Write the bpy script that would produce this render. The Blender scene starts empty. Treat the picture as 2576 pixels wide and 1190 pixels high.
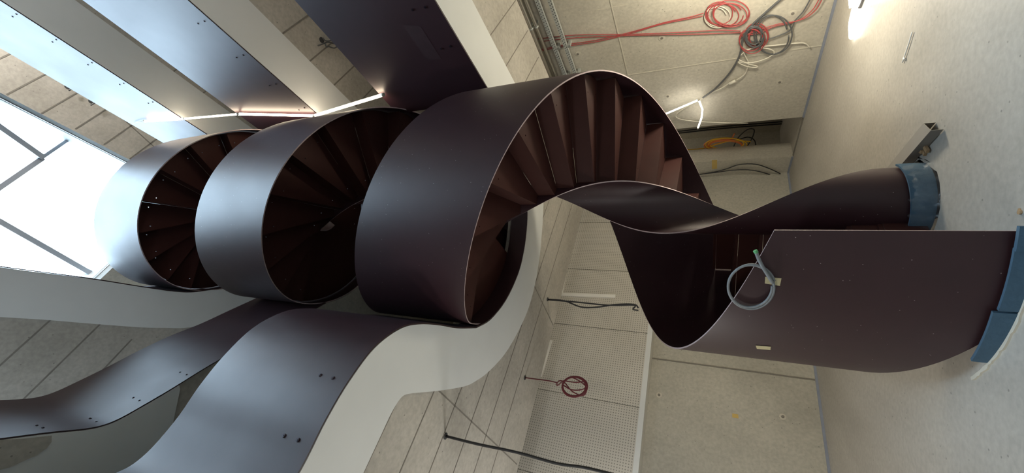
import bpy, bmesh, math, random
from mathutils import Vector, Matrix
from mathutils.geometry import tessellate_polygon
random.seed(4)
sc = bpy.context.scene
COL = sc.collection
PI = math.pi
R = math.radians

# ---------------------------------------------------------------- camera
PITCH, ROLL, FPX, EYE = 0.45053, 0.0128, 1038.37, 1.6
cam = bpy.data.cameras.new('camera'); cam.sensor_fit = 'HORIZONTAL'; cam.sensor_width = 36.0
cam.lens = FPX / 2576 * 36.0; cam.clip_start = 0.05; cam.clip_end = 200
camo = bpy.data.objects.new('camera', cam); COL.objects.link(camo)
up = Vector((0, -math.sin(PITCH), math.cos(PITCH))); rt = Vector((1, 0, 0)); fw = Vector((0, math.cos(PITCH), math.sin(PITCH)))
A_ = math.cos(ROLL) * up - math.sin(ROLL) * rt
B_ = math.sin(ROLL) * up + math.cos(ROLL) * rt
camo.matrix_world = Matrix(((-A_.x, B_.x, -fw.x, 0), (-A_.y, B_.y, -fw.y, 0), (-A_.z, B_.z, -fw.z, EYE), (0, 0, 0, 1)))
sc.camera = camo

# ---------------------------------------------------------------- light and exposure
sc.view_settings.view_transform = 'Standard'; sc.view_settings.look = 'None'
sc.view_settings.gamma = 1.0; sc.view_settings.use_curve_mapping = False
sc.view_settings.exposure = 0.18
SKY = 18.0
wd = bpy.data.worlds.new('overcast_sky'); sc.world = wd; wd.use_nodes = True
bg = wd.node_tree.nodes['Background']
bg.inputs['Color'].default_value = (0.62, 0.81, 1.0, 1); bg.inputs['Strength'].default_value = SKY
sc.cycles.use_denoising = True
sc.cycles.max_bounces = 10; sc.cycles.diffuse_bounces = 6; sc.cycles.glossy_bounces = 5; sc.cycles.transparent_max_bounces = 12
sc.cycles.sample_clamp_indirect = 8.0
sc.cycles.caustics_reflective = False; sc.cycles.caustics_refractive = False
def area(name, loc, target, sx, sy, power, col, portal=False):
    l = bpy.data.lights.new(name, 'AREA'); l.shape = 'RECTANGLE'; l.size = sx; l.size_y = sy; l.energy = power; l.color = col
    o = bpy.data.objects.new(name, l); COL.objects.link(o); o.location = loc
    o.rotation_euler = (Vector(target) - Vector(loc)).to_track_quat('-Z', 'Y').to_euler()
    if portal: l.cycles.is_portal = True
    return o
area('skylight_portal', (0.6, 0.6, 14.5), (0.6, 0.6, 0), 9.0, 9.0, 1, (1, 1, 1), True)
def lamp(name, loc, power, col, rad=0.15):
    l = bpy.data.lights.new(name, 'POINT'); l.energy = power; l.color = col; l.shadow_soft_size = rad
    o = bpy.data.objects.new(name, l); COL.objects.link(o); o.location = loc; return o
# left lamp inferred from a shadow, right from the work lamp; others added fill
lamp('site_lamp_left', (-3.2, -0.2, 3.85), 110, (0.97, 0.98, 0.97), 0.2)
lamp('fill_light_back_left', (-4.1, 3.9, 2.2), 125, (1.0, 0.97, 0.92), 0.25)  # added fill for the perforated panels and left wall, no lamp known there
lamp('site_lamp_right', (3.0, 5.5, 1.25), 200, (1.0, 0.90, 0.70), 0.25)
lamp('fill_light_shaft', (3.05, 11.75, 4.3), 22, (1.0, 0.92, 0.78), 0.1)  # weak light added to brighten the shaft, hidden behind the pier
lamp('fill_light_middle_gallery', (4.9, 0.6, 6.0), 120, (1.0, 0.93, 0.84), 0.25)  # unseen fill added to brighten the middle soffit on the right
lamp('fill_light_upper_gallery', (4.9, 0.6, 9.0), 72, (1.0, 0.97, 0.95), 0.25)  # unseen fill added to lift the uppermost white band on the right
lamp('fill_light_top_gallery', (4.9, 0.6, 12.1), 800, (1.0, 0.97, 0.93), 0.25)  # strong fill added for the underside of the roof slab
lamp('fill_light_upper_left', (-4.0, 0.2, 8.3), 150, (0.72, 0.86, 1.0), 0.25)  # cool fill added in place of bounced daylight on the left band

# ---------------------------------------------------------------- helpers
def prop(o, label=None, cat=None, group=None, kind=None):
    if label: o['label'] = label
    if cat: o['category'] = cat
    if group: o['group'] = group
    if kind: o['kind'] = kind
    return o
def link(name, me, mat, parent=None):
    o = bpy.data.objects.new(name, me); COL.objects.link(o)
    if mat:
        for m in (mat if isinstance(mat, (list, tuple)) else [mat]): me.materials.append(m)
    if parent: o.parent = parent
    return o
def thing(name, loc, label, cat, group=None):
    o = bpy.data.objects.new(name, None); COL.objects.link(o); o.location = loc; o.empty_display_size = 0.1
    return prop(o, label, cat, group)
class MB:
    def __init__(s): s.v = []; s.f = []; s.sm = []; s.mi = []
    def face(s, idx, smooth=False, mi=0): s.f.append(idx); s.sm.append(smooth); s.mi.append(mi)
    def add(s, pts):
        k = len(s.v); s.v += [tuple(p) for p in pts]; return k
    def strip(s, a, b, smooth=True, mi=0, closed=False):
        n = len(a); k = s.add(a); q = s.add(b)
        for i in range(n if closed else n - 1):
            j = (i + 1) % n
            s.face((k + i, k + j, q + j, q + i), smooth, mi)
    def box(s, o, ex, ey, ez, mi=0):
        o = Vector(o); ex = Vector(ex); ey = Vector(ey); ez = Vector(ez)
        k = s.add([o + ex * a + ey * b + ez * c for c in (0, 1) for b in (0, 1) for a in (0, 1)])
        fl = [(0, 2, 3, 1), (4, 5, 7, 6), (0, 1, 5, 4), (2, 6, 7, 3), (0, 4, 6, 2), (1, 3, 7, 5)]
        if ex.cross(ey).dot(ez) < 0: fl = [f[::-1] for f in fl]
        for f in fl: s.face(tuple(k + i for i in f), False, mi)
    def tube(s, pts, r, n=8, smooth_path=True, mi=0, cap=True, sub=4):
        P = [Vector(p) for p in pts]
        if smooth_path and len(P) > 2: P = catmull(P, sub)
        T = [(P[min(i + 1, len(P) - 1)] - P[max(i - 1, 0)]).normalized() for i in range(len(P))]
        u = T[0].orthogonal().normalized(); rings = []
        for i, p in enumerate(P):
            u = (u - T[i] * u.dot(T[i]))
            u = u.normalized() if u.length > 1e-6 else T[i].orthogonal().normalized()
            v = T[i].cross(u)
            rr = r[min(i, len(r) - 1)] if isinstance(r, (list, tuple)) else r
            rings.append(s.add([p + (u * math.cos(2 * PI * j / n) + v * math.sin(2 * PI * j / n)) * rr for j in range(n)]))
        for a, b in zip(rings[:-1], rings[1:]):
            for j in range(n): s.face((a + j, a + (j + 1) % n, b + (j + 1) % n, b + j), True, mi)
        if cap:
            s.face(tuple(rings[0] + j for j in range(n))[::-1], False, mi); s.face(tuple(rings[-1] + j for j in range(n)), False, mi)
    def prism(s, loop, z0, z1, holes=(), mi=0, sides=True):
        loops = [[(x, y) for x, y in loop]] + [[(x, y) for x, y in h] for h in holes]
        tri = tessellate_polygon([[Vector((x, y, 0)) for x, y in l] for l in loops])
        flat = [p for l in loops for p in l]
        k = s.add([(x, y, z0) for x, y in flat]); q = s.add([(x, y, z1) for x, y in flat])
        for t in tri:
            a, b, c = [flat[i] for i in t]
            ccw = (b[0] - a[0]) * (c[1] - a[1]) - (b[1] - a[1]) * (c[0] - a[0]) > 0
            t = t if ccw else t[::-1]
            s.face(tuple(q + i for i in t), False, mi); s.face(tuple(k + i for i in t[::-1]), False, mi)
        if sides:
            o = 0
            for li, l in enumerate(loops):
                ar = sum(l[i][0] * l[(i + 1) % len(l)][1] - l[(i + 1) % len(l)][0] * l[i][1] for i in range(len(l)))
                fwd = (ar > 0) == (li == 0)
                for i in range(len(l)):
                    j = (i + 1) % len(l)
                    f = (k + o + i, k + o + j, q + o + j, q + o + i)
                    s.face(f if fwd else f[::-1], False, mi)
                o += len(l)
    def build(s, name, mat, parent=None):
        me = bpy.data.meshes.new(name); me.from_pydata(s.v, [], s.f); me.update()
        me.polygons.foreach_set('use_smooth', s.sm); me.polygons.foreach_set('material_index', s.mi)
        o = link(name, me, mat, parent)
        if parent:
            o.matrix_parent_inverse = Matrix.Translation(parent.location).inverted()
        return o
def catmull(P, sub=6):
    out = []
    Q = [2 * P[0] - P[1]] + list(P) + [2 * P[-1] - P[-2]]
    for i in range(1, len(Q) - 2):
        a, b, c, d = Q[i - 1:i + 3]
        for k in range(sub):
            t = k / sub
            out.append(0.5 * ((2 * b) + (c - a) * t + (2 * a - 5 * b + 4 * c - d) * t * t + (3 * b - a - 3 * c + d) * t ** 3))
    out.append(P[-1]); return out
def sm2(pts, sub=6): return [(v.x, v.y) for v in catmull([Vector((x, y)) for x, y in pts], sub)]
def normals2(path):
    out = []
    for i in range(len(path)):
        a = Vector(path[max(i - 1, 0)]); b = Vector(path[min(i + 1, len(path) - 1)])
        d = (b - a).normalized(); out.append(Vector((d.y, -d.x)))      # to the right of travel
    return out
def offset(path, w): return [(x + n.x * w, y + n.y * w) for (x, y), n in zip(path, normals2(path))]
def ribbon(mb, path, zb, zt, th):
    """a vertical sheet on a plan path; material 0 on the faces, 1 on the cut edges"""
    q = offset(path, th)
    zb = zb if isinstance(zb, list) else [zb] * len(path); zt = zt if isinstance(zt, list) else [zt] * len(path)
    a0 = [(x, y, z) for (x, y), z in zip(path, zb)]; a1 = [(x, y, z) for (x, y), z in zip(path, zt)]
    b0 = [(x, y, z) for (x, y), z in zip(q, zb)]; b1 = [(x, y, z) for (x, y), z in zip(q, zt)]
    mb.strip(a1, a0); mb.strip(b0, b1); mb.strip(b1, a1, True, 1); mb.strip(a0, b0, True, 1)
    for i, fl in ((0, 0), (-1, 1)):
        k = mb.add([a0[i], b0[i], b1[i], a1[i]]); mb.face((k, k + 1, k + 2, k + 3) if fl else (k + 3, k + 2, k + 1, k), False, 1)

# ---------------------------------------------------------------- materials
def new(name):
    m = bpy.data.materials.new(name); m.use_nodes = True
    return m, m.node_tree.nodes, m.node_tree.links, m.node_tree.nodes['Principled BSDF']
def plain(name, col, rough=0.5, metal=0.0, spec=0.5, emit=None, es=0.0, bump=0.0, scale=60.0, var=0.0):
    m, N, L, b = new(name)
    b.inputs['Base Color'].default_value = (*col, 1); b.inputs['Roughness'].default_value = rough; b.inputs['Metallic'].default_value = metal
    b.inputs['Specular IOR Level'].default_value = spec
    if emit: b.inputs['Emission Color'].default_value = (*emit, 1); b.inputs['Emission Strength'].default_value = es
    if var or bump:
        g = N.new('ShaderNodeNewGeometry'); n = N.new('ShaderNodeTexNoise'); n.inputs['Scale'].default_value = scale; n.inputs['Detail'].default_value = 5
        L.new(g.outputs['Position'], n.inputs['Vector'])
        if var:
            r = N.new('ShaderNodeMapRange'); r.inputs['To Min'].default_value = 1 - var; r.inputs['To Max'].default_value = 1 + var
            L.new(n.outputs['Fac'], r.inputs['Value'])
            x = N.new('ShaderNodeMix'); x.data_type = 'RGBA'; x.blend_type = 'MULTIPLY'; x.inputs['Factor'].default_value = 1
            x.inputs['A'].default_value = (*col, 1); L.new(r.outputs['Result'], x.inputs['B']); L.new(x.outputs['Result'], b.inputs['Base Color'])
        if bump:
            q = N.new('ShaderNodeBump'); q.inputs['Strength'].default_value = bump; q.inputs['Distance'].default_value = 0.01
            L.new(n.outputs['Fac'], q.inputs['Height']); L.new(q.outputs['Normal'], b.inputs['Normal'])
    return m
def concrete(name, c0, c1, rough=0.75, big=0.7, pits=True, streak=None, bump=0.25, spec=0.3):
    m, N, L, b = new(name)
    b.inputs['Roughness'].default_value = rough; b.inputs['Specular IOR Level'].default_value = spec
    g = N.new('ShaderNodeNewGeometry')
    mp = N.new('ShaderNodeMapping'); L.new(g.outputs['Position'], mp.inputs['Vector'])
    if streak: mp.inputs['Rotation'].default_value = (0, 0, streak[1]); mp.inputs['Scale'].default_value = streak[0]
    n1_ = N.new('ShaderNodeTexNoise'); n1_.inputs['Scale'].default_value = big; n1_.inputs['Detail'].default_value = 7; n1_.inputs['Roughness'].default_value = 0.62; n1_.inputs['Distortion'].default_value = 0.4
    L.new(mp.outputs['Vector'], n1_.inputs['Vector'])
    r1 = N.new('ShaderNodeValToRGB'); r1.color_ramp.elements[0].position = 0.33; r1.color_ramp.elements[1].position = 0.68
    r1.color_ramp.elements[0].color = (*c0, 1); r1.color_ramp.elements[1].color = (*c1, 1)
    L.new(n1_.outputs['Fac'], r1.inputs['Fac'])
    n2_ = N.new('ShaderNodeTexNoise'); n2_.inputs['Scale'].default_value = 22; n2_.inputs['Detail'].default_value = 6
    L.new(g.outputs['Position'], n2_.inputs['Vector'])
    r2 = N.new('ShaderNodeMapRange'); r2.inputs['From Min'].default_value = 0.3; r2.inputs['From Max'].default_value = 0.7; r2.inputs['To Min'].default_value = 0.88; r2.inputs['To Max'].default_value = 1.08
    L.new(n2_.outputs['Fac'], r2.inputs['Value'])
    x = N.new('ShaderNodeMix'); x.data_type = 'RGBA'; x.blend_type = 'MULTIPLY'; x.inputs['Factor'].default_value = 1
    L.new(r1.outputs['Color'], x.inputs['A']); L.new(r2.outputs['Result'], x.inputs['B'])
    last = x.outputs['Result']
    if pits:
        v = N.new('ShaderNodeTexVoronoi'); v.inputs['Scale'].default_value = 9; v.inputs['Randomness'].default_value = 1
        L.new(g.outputs['Position'], v.inputs['Vector'])
        lt = N.new('ShaderNodeMapRange'); lt.inputs['From Min'].default_value = 0.05; lt.inputs['From Max'].default_value = 0.09; lt.inputs['To Min'].default_value = 0.55; lt.inputs['To Max'].default_value = 1
        L.new(v.outputs['Distance'], lt.inputs['Value'])
        y = N.new('ShaderNodeMix'); y.data_type = 'RGBA'; y.blend_type = 'MULTIPLY'; y.inputs['Factor'].default_value = 1
        L.new(last, y.inputs['A']); L.new(lt.outputs['Result'], y.inputs['B']); last = y.outputs['Result']
    L.new(last, b.inputs['Base Color'])
    q = N.new('ShaderNodeBump'); q.inputs['Strength'].default_value = bump; q.inputs['Distance'].default_value = 0.006
    L.new(n2_.outputs['Fac'], q.inputs['Height']); L.new(q.outputs['Normal'], b.inputs['Normal'])
    return m
def steel(name, col, rough, spec=0.5, specks=0.0):
    m, N, L, b = new(name)
    g = N.new('ShaderNodeNewGeometry')
    n = N.new('ShaderNodeTexNoise'); n.inputs['Scale'].default_value = 1.6; n.inputs['Detail'].default_value = 6; L.new(g.outputs['Position'], n.inputs['Vector'])
    r = N.new('ShaderNodeMapRange'); r.inputs['To Min'].default_value = rough - 0.05; r.inputs['To Max'].default_value = rough + 0.07
    L.new(n.outputs['Fac'], r.inputs['Value']); L.new(r.outputs['Result'], b.inputs['Roughness'])
    b.inputs['Specular IOR Level'].default_value = spec
    f = N.new('ShaderNodeMapRange'); f.inputs['To Min'].default_value = 0.85; f.inputs['To Max'].default_value = 1.18
    n2 = N.new('ShaderNodeTexNoise'); n2.inputs['Scale'].default_value = 7; n2.inputs['Detail'].default_value = 8; L.new(g.outputs['Position'], n2.inputs['Vector'])
    L.new(n2.outputs['Fac'], f.inputs['Value'])
    x = N.new('ShaderNodeMix'); x.data_type = 'RGBA'; x.blend_type = 'MULTIPLY'; x.inputs['Factor'].default_value = 1
    x.inputs['A'].default_value = (*col, 1); L.new(f.outputs['Result'], x.inputs['B']); last = x.outputs['Result']
    if specks:
        v = N.new('ShaderNodeTexVoronoi'); v.inputs['Scale'].default_value = 17; L.new(g.outputs['Position'], v.inputs['Vector'])
        lt = N.new('ShaderNodeMapRange'); lt.inputs['From Min'].default_value = 0.035; lt.inputs['From Max'].default_value = 0.055; lt.inputs['To Min'].default_value = specks; lt.inputs['To Max'].default_value = 0
        L.new(v.outputs['Distance'], lt.inputs['Value'])
        y = N.new('ShaderNodeMix'); y.data_type = 'RGBA'; L.new(lt.outputs['Result'], y.inputs['Factor']); L.new(last, y.inputs['A']); y.inputs['B'].default_value = (0.42, 0.38, 0.36, 1)
        last = y.outputs['Result']
    L.new(last, b.inputs['Base Color'])
    q = N.new('ShaderNodeBump'); q.inputs['Strength'].default_value = 0.05; q.inputs['Distance'].default_value = 0.01
    nb = N.new('ShaderNodeTexNoise'); nb.inputs['Scale'].default_value = 2.3; L.new(g.outputs['Position'], nb.inputs['Vector'])
    L.new(nb.outputs['Fac'], q.inputs['Height']); L.new(q.outputs['Normal'], b.inputs['Normal'])
    return m
def glass(name):
    m, N, L, b = new(name); N.remove(b)
    t = N.new('ShaderNodeBsdfTransparent'); t.inputs['Color'].default_value = (0.96, 0.98, 0.98, 1)
    g = N.new('ShaderNodeBsdfGlossy'); g.inputs['Roughness'].default_value = 0.02
    fr = N.new('ShaderNodeFresnel'); fr.inputs['IOR'].default_value = 1.45
    mx = N.new('ShaderNodeMixShader'); L.new(fr.outputs['Fac'], mx.inputs['Fac']); L.new(t.outputs['BSDF'], mx.inputs[1]); L.new(g.outputs['BSDF'], mx.inputs[2])
    L.new(mx.outputs['Shader'], N['Material Output'].inputs['Surface']); return m
def film(name):
    m, N, L, b = new(name); N.remove(b)
    t = N.new('ShaderNodeBsdfTransparent'); g = N.new('ShaderNodeBsdfGlossy'); g.inputs['Roughness'].default_value = 0.38
    d = N.new('ShaderNodeBsdfDiffuse'); d.inputs['Color'].default_value = (0.6, 0.63, 0.65, 1)
    a = N.new('ShaderNodeMixShader'); a.inputs['Fac'].default_value = 0.5; L.new(g.outputs['BSDF'], a.inputs[1]); L.new(d.outputs['BSDF'], a.inputs[2])
    mx = N.new('ShaderNodeMixShader'); mx.inputs['Fac'].default_value = 0.09; L.new(t.outputs['BSDF'], mx.inputs[1]); L.new(a.outputs['Shader'], mx.inputs[2])
    L.new(mx.outputs['Shader'], N['Material Output'].inputs['Surface']); return m

def perforated(name, d2):
    m, N, L, b = new(name); b.inputs['Roughness'].default_value = 0.8; b.inputs['Specular IOR Level'].default_value = 0.2
    g = N.new('ShaderNodeNewGeometry'); sep = N.new('ShaderNodeSeparateXYZ'); L.new(g.outputs['Position'], sep.inputs[0])
    dot = N.new('ShaderNodeVectorMath'); dot.operation = 'DOT_PRODUCT'; dot.inputs[1].default_value = (d2[0], d2[1], 0); L.new(g.outputs['Position'], dot.inputs[0])
    def cell(sock):
        a = N.new('ShaderNodeMath'); a.operation = 'DIVIDE'; a.inputs[1].default_value = 0.043; L.new(sock, a.inputs[0])
        f = N.new('ShaderNodeMath'); f.operation = 'FRACT'; L.new(a.outputs[0], f.inputs[0])
        s = N.new('ShaderNodeMath'); s.operation = 'SUBTRACT'; s.inputs[1].default_value = 0.5; L.new(f.outputs[0], s.inputs[0])
        p = N.new('ShaderNodeMath'); p.operation = 'POWER'; p.inputs[1].default_value = 2; L.new(s.outputs[0], p.inputs[0]); return p.outputs[0]
    ad = N.new('ShaderNodeMath'); ad.operation = 'ADD'; L.new(cell(dot.outputs['Value']), ad.inputs[0]); L.new(cell(sep.outputs['Z']), ad.inputs[1])
    r = N.new('ShaderNodeMapRange'); r.inputs['From Min'].default_value = 0.03; r.inputs['From Max'].default_value = 0.075; L.new(ad.outputs[0], r.inputs['Value'])
    n = N.new('ShaderNodeTexNoise'); n.inputs['Scale'].default_value = 1.1; n.inputs['Detail'].default_value = 4; L.new(g.outputs['Position'], n.inputs['Vector'])
    rr = N.new('ShaderNodeValToRGB'); rr.color_ramp.elements[0].color = (0.50, 0.48, 0.43, 1); rr.color_ramp.elements[1].color = (0.64, 0.61, 0.55, 1)
    L.new(n.outputs['Fac'], rr.inputs['Fac'])
    x = N.new('ShaderNodeMix'); x.data_type = 'RGBA'; L.new(r.outputs['Result'], x.inputs['Factor']); x.inputs['A'].default_value = (0.27, 0.26, 0.23, 1); L.new(rr.outputs['Color'], x.inputs['B'])
    L.new(x.outputs['Result'], b.inputs['Base Color']); return m
M = {}
MAROON = (0.030, 0.0098, 0.0135)
M['maroon'] = steel('maroon_lacquered_steel', MAROON, 0.46, 0.5)
M['maroon_dirty'] = steel('maroon_steel_with_dust', MAROON, 0.46, 0.5, 0.8)
M['maroon_matt'] = steel('maroon_primed_steel', (0.046, 0.0150, 0.0125), 0.55, 0.2)
M['ghost'] = plain('glue_residue', (0.033, 0.0125, 0.016), 0.52, var=0.35, scale=14)
M['edge'] = plain('worn_steel_edge', (0.52, 0.42, 0.43), 0.5, 0.2, var=0.25, scale=30)
M['dark_edge'] = plain('dark_cut_edge', (0.03, 0.012, 0.014), 0.5)
M['bolt'] = plain('dark_bolt', (0.03, 0.022, 0.03), 0.35, 0.6)
M['white'] = plain('white_plaster', (0.67, 0.69, 0.685), 0.75, var=0.04, scale=3, spec=0.25)
M['soffit'] = concrete('board_marked_concrete', (0.36, 0.34, 0.30), (0.49, 0.465, 0.415), 0.8, 0.9)
M['seam'] = plain('concrete_seam', (0.20, 0.185, 0.16), 0.9, var=0.3, scale=9)
M['seam_light'] = plain('concrete_ridge', (0.56, 0.53, 0.45), 0.9, var=0.15, scale=9)
M['wall'] = concrete('wall_concrete', (0.47, 0.445, 0.38), (0.60, 0.57, 0.49), 0.75, 0.55)
M['wall_left'] = concrete('left_wall_concrete', (0.40, 0.385, 0.33), (0.52, 0.50, 0.43), 0.75, 0.6)
M['floor'] = concrete('floor_screed', (0.36, 0.34, 0.305), (0.52, 0.495, 0.45), 0.42, 0.6, True, ((1.0, 0.45, 1.0), R(-20)), 0.06, 0.5)
M['render'] = plain('white_render', (0.68, 0.67, 0.62), 0.8, var=0.06, scale=2)
M['perf'] = perforated('perforated_plasterboard', (math.sin(R(51.2)), math.cos(R(51.2))))
M['alu'] = plain('grey_aluminium', (0.42, 0.45, 0.50), 0.45, 0.3)
M['curb'] = plain('white_curb_lining', (0.78, 0.80, 0.80), 0.7)
M['glass'] = glass('clear_glass')
M['film'] = film('clear_plastic_film')
M['tube'] = plain('led_tube', (0.9, 0.9, 0.88), 0.4, emit=(1.0, 0.83, 0.60), es=26)
M['tube_floor'] = plain('led_work_lamp', (0.9, 0.9, 0.88), 0.4, emit=(1.0, 0.93, 0.80), es=12)
M['red'] = plain('red_cable', (0.40, 0.070, 0.072), 0.5, var=0.2, scale=14)
M['dark_red'] = plain('dark_red_cable', (0.11, 0.010, 0.016), 0.5)
M['black'] = plain('black_cable', (0.018, 0.018, 0.02), 0.5)
M['grey_cable'] = plain('grey_cable', (0.10, 0.105, 0.11), 0.5, var=0.2, scale=12)
M['white_cable'] = plain('white_cable', (0.66, 0.63, 0.54), 0.5)
M['orange'] = plain('orange_cable', (0.72, 0.20, 0.055), 0.5)
M['yellow'] = plain('yellow_cable', (0.80, 0.46, 0.03), 0.5)
M['hose'] = plain('grey_hose', (0.19, 0.205, 0.22), 0.5, var=0.3, scale=40)
M['green'] = plain('green_tip', (0.10, 0.38, 0.16), 0.5)
M['chrome'] = plain('galvanised_pipe', (0.86, 0.83, 0.78), 0.3, 1.0)
M['galv'] = plain('galvanised_channel', (0.56, 0.59, 0.57), 0.5, 0.35, var=0.12, scale=40)
M['slot'] = plain('slot_shadow', (0.05, 0.05, 0.05), 0.9)
M['blue_foam'] = plain('blue_foam', (0.050, 0.105, 0.165), 0.95, var=0.15, scale=25, bump=0.4)
M['blue_strip'] = plain('blue_edge_strip', (0.27, 0.30, 0.37), 0.9, var=0.15, scale=10)
M['tape'] = plain('masking_tape', (0.48, 0.42, 0.25), 0.8, var=0.12, scale=60)
M['tape_y'] = plain('yellow_tape', (0.60, 0.43, 0.14), 0.8, var=0.1, scale=60)
M['chan'] = plain('grey_sheet_metal', (0.36, 0.335, 0.30), 0.6, 0.2, var=0.1, scale=5)
M['wood'] = plain('cut_wood', (0.40, 0.26, 0.14), 0.8, var=0.25, scale=40)
M['stick'] = plain('white_plastic_stick', (0.80, 0.79, 0.75), 0.5)
M['dirt'] = concrete('rough_pit', (0.10, 0.095, 0.09), (0.25, 0.24, 0.22), 0.95, 6)

# ---------------------------------------------------------------- directions of the building
a1 = R(-25.7); d1 = Vector((math.sin(a1), math.cos(a1))); n1 = Vector((math.cos(a1), -math.sin(a1)))
a2 = R(51.2); d2 = Vector((math.sin(a2), math.cos(a2))); n2 = Vector((-d2.y, d2.x))
def PR(w, s): v = n1 * w + d1 * s; return (v.x, v.y)          # w from the void axis towards the right wall, s along it
def PLf(w, s): v = n2 * w + d2 * s; return (v.x, v.y)         # the same for the left (back) wall
def cross(nA, wA, nB, wB):
    det = nA.x * nB.y - nA.y * nB.x
    return ((wA * nB.y - wB * nA.y) / det, (nA.x * wB - nB.x * wA) / det)
W1, W2 = 6.38, 7.93
AX, AY = 0.3476, 4.717
SOFF = [4.20, 7.26, 10.35, 13.43]; SLAB = 0.32
CORNER = cross(n1, W1, n2, W2)
FOOT = [CORNER, PLf(W2, -6.0), (-7.5, -5.0), PR(W1, -8.62)]
def d3(v, z=0): return Vector((v[0], v[1], z))

# the stair's angle: 0 faces the camera, clockwise from above
BASE = Vector((-AX, -AY)).normalized()
def sp(a, r):
    c, s = math.cos(a), math.sin(a)
    return (AX + r * (BASE.x * c + BASE.y * s), AY + r * (-BASE.x * s + BASE.y * c))

# ---------------------------------------------------------------- plan of the three voids
LEFT = [sm2([(-0.9, -4.9), (-1.3, -1.6), (-1.72, 0.4), (-1.86, 1.15), (-1.92, 1.55), (-1.87, 1.76), (-1.66, 1.99), (-1.4, 2.19), (-1.17, 2.41), (-0.97, 2.68), (-0.87, 3.0), (-0.88, 3.28), (-0.95, 3.6), (-1.05, 3.95), (-1.13, 4.37)]),
        sm2([(-0.4, -4.9), (-1.5, -0.2), (-1.83, 1.2), (-1.93, 1.62), (-2.0, 1.87), (-2.02, 2.02), (-2.0, 2.16), (-1.93, 2.37), (-1.83, 2.64), (-1.7, 2.96), (-1.57, 3.33), (-1.46, 3.75), (-1.31, 4.2), (-1.13, 4.75)]),
        sm2([(1.42, -4.9), (0.05, 0.0), (-0.51, 2.04), (-0.72, 2.84), (-0.94, 3.58), (-1.06, 4.0), (-1.12, 4.33), (-1.115, 4.67)])]
S_END = 3.5
RIGHT = [PR(3.69, -8.3), PR(3.69, S_END)]
def arc(r, a0, a1, n=40): return [sp(R(a0 + (a1 - a0) * i / n), r) for i in range(n + 1)]
FASC = sm2([(-1.13, 4.40), (-1.09, 4.74), (-0.9, 5.18), (-0.57, 5.57), (-0.27, 5.76), (0.03, 5.86), (0.36, 5.9), (0.75, 5.84), (1.15, 5.6), (1.5, 5.25), (1.76, 4.87)], 4)
VOID = []
for l in range(3):
    VOID.append([p for p in RIGHT] + (arc(1.475, 262, 88) if l else FASC[::-1]) + LEFT[l][::-1])
def inpoly(p, poly):
    x, y = p; c = False; j = len(poly) - 1
    for i in range(len(poly)):
        xi, yi = poly[i]; xj, yj = poly[j]
        if (yi > y) != (yj > y) and x < (xj - xi) * (y - yi) / (yj - yi) + xi: c = not c
        j = i
    return c

# ---------------------------------------------------------------- the setting
def structure(o): o['kind'] = 'structure'; return o
PIT = arc(0.36, 215, 300, 8) + [(0.80, 4.90)] + arc(0.375, 322, 575, 16)[:-1]
mb = MB()
mb.prism([(-14, -9), (16, -9), (16, 16), (-14, 16)], -0.12, 0.0, [PIT])
floor = structure(mb.build('floor', M['floor']))
mb = MB(); mb.prism([(-0.3, 4.1), (1.1, 4.1), (1.1, 5.4), (-0.3, 5.4)], -0.16, -0.12)
mb.build('screed_pit', M['dirt'], floor)

mb = MB(); rim = [R(12 + 40 * i / 40) for i in range(41)]
mb.prism([sp(a, 1.535 + random.uniform(-0.006, 0.008)) for a in rim] + [sp(a, 1.515 + random.uniform(-0.003, 0.003)) for a in rim[::-1]], 0.0, 0.012)
mb.build('screed_rim', M['seam_light'], floor)
def wallbox(mb, p, q, z0, z1, th, out):
    """solid wall between plan points p and q, thickening towards out"""
    p = Vector(p); q = Vector(q); o = Vector(out).normalized() * th
    mb.box(d3(p, z0), d3(q - p), d3(o), (0, 0, z1 - z0))
ZTOP = 13.75
mb = MB()
wallbox(mb, PR(W1, -8.62), PR(W1, 7.708), 0, 5.0, 0.25, n1)
mb.prism([PR(W1, 9.0), PR(6.92, 9.22), PR(6.92, 10.9), PR(W1, 10.9)], 0, 5.0)
wallbox(mb, PR(8.25, 6.0), PR(8.25, 11.4), 0, 5.0, 0.2, n1)
wallbox(mb, PR(W1 + .25, 6.4), PR(8.25, 6.4), 0, 5.0, 0.2, -d1)
wallbox(mb, PR(W1 + .54, 10.45), PR(8.25, 10.45), 0, 5.0, 0.2, d1)
mb.prism([PR(W1 + .02, 6.2), PR(8.4, 6.2), PR(8.4, 10.6), PR(W1 + .02, 10.6)], 5.0, 5.2)
wallbox(mb, PR(W1, -8.62), PR(W1, 11.2), 5.0, ZTOP, 0.25, n1)
wall_right = structure(mb.build('wall_right', M['wall']))
mb = MB(); wallbox(mb, PLf(W2, -6.2), PLf(W2, 8.8), 0, ZTOP, 0.3, n2)
wall_left = structure(mb.build('wall_left', M['wall_left']))
mb = MB()
wallbox(mb, (-7.5, -5.0), (9.8, -5.0), 0, ZTOP, 0.3, (0, -1))
structure(mb.build('wall_south', M['render']))
mb = MB(); wallbox(mb, PLf(W2, -6.0), (-7.5, -5.0), 0, ZTOP, 0.3, (-1, -0.3)); structure(mb.build('wall_west', M['render']))
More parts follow.
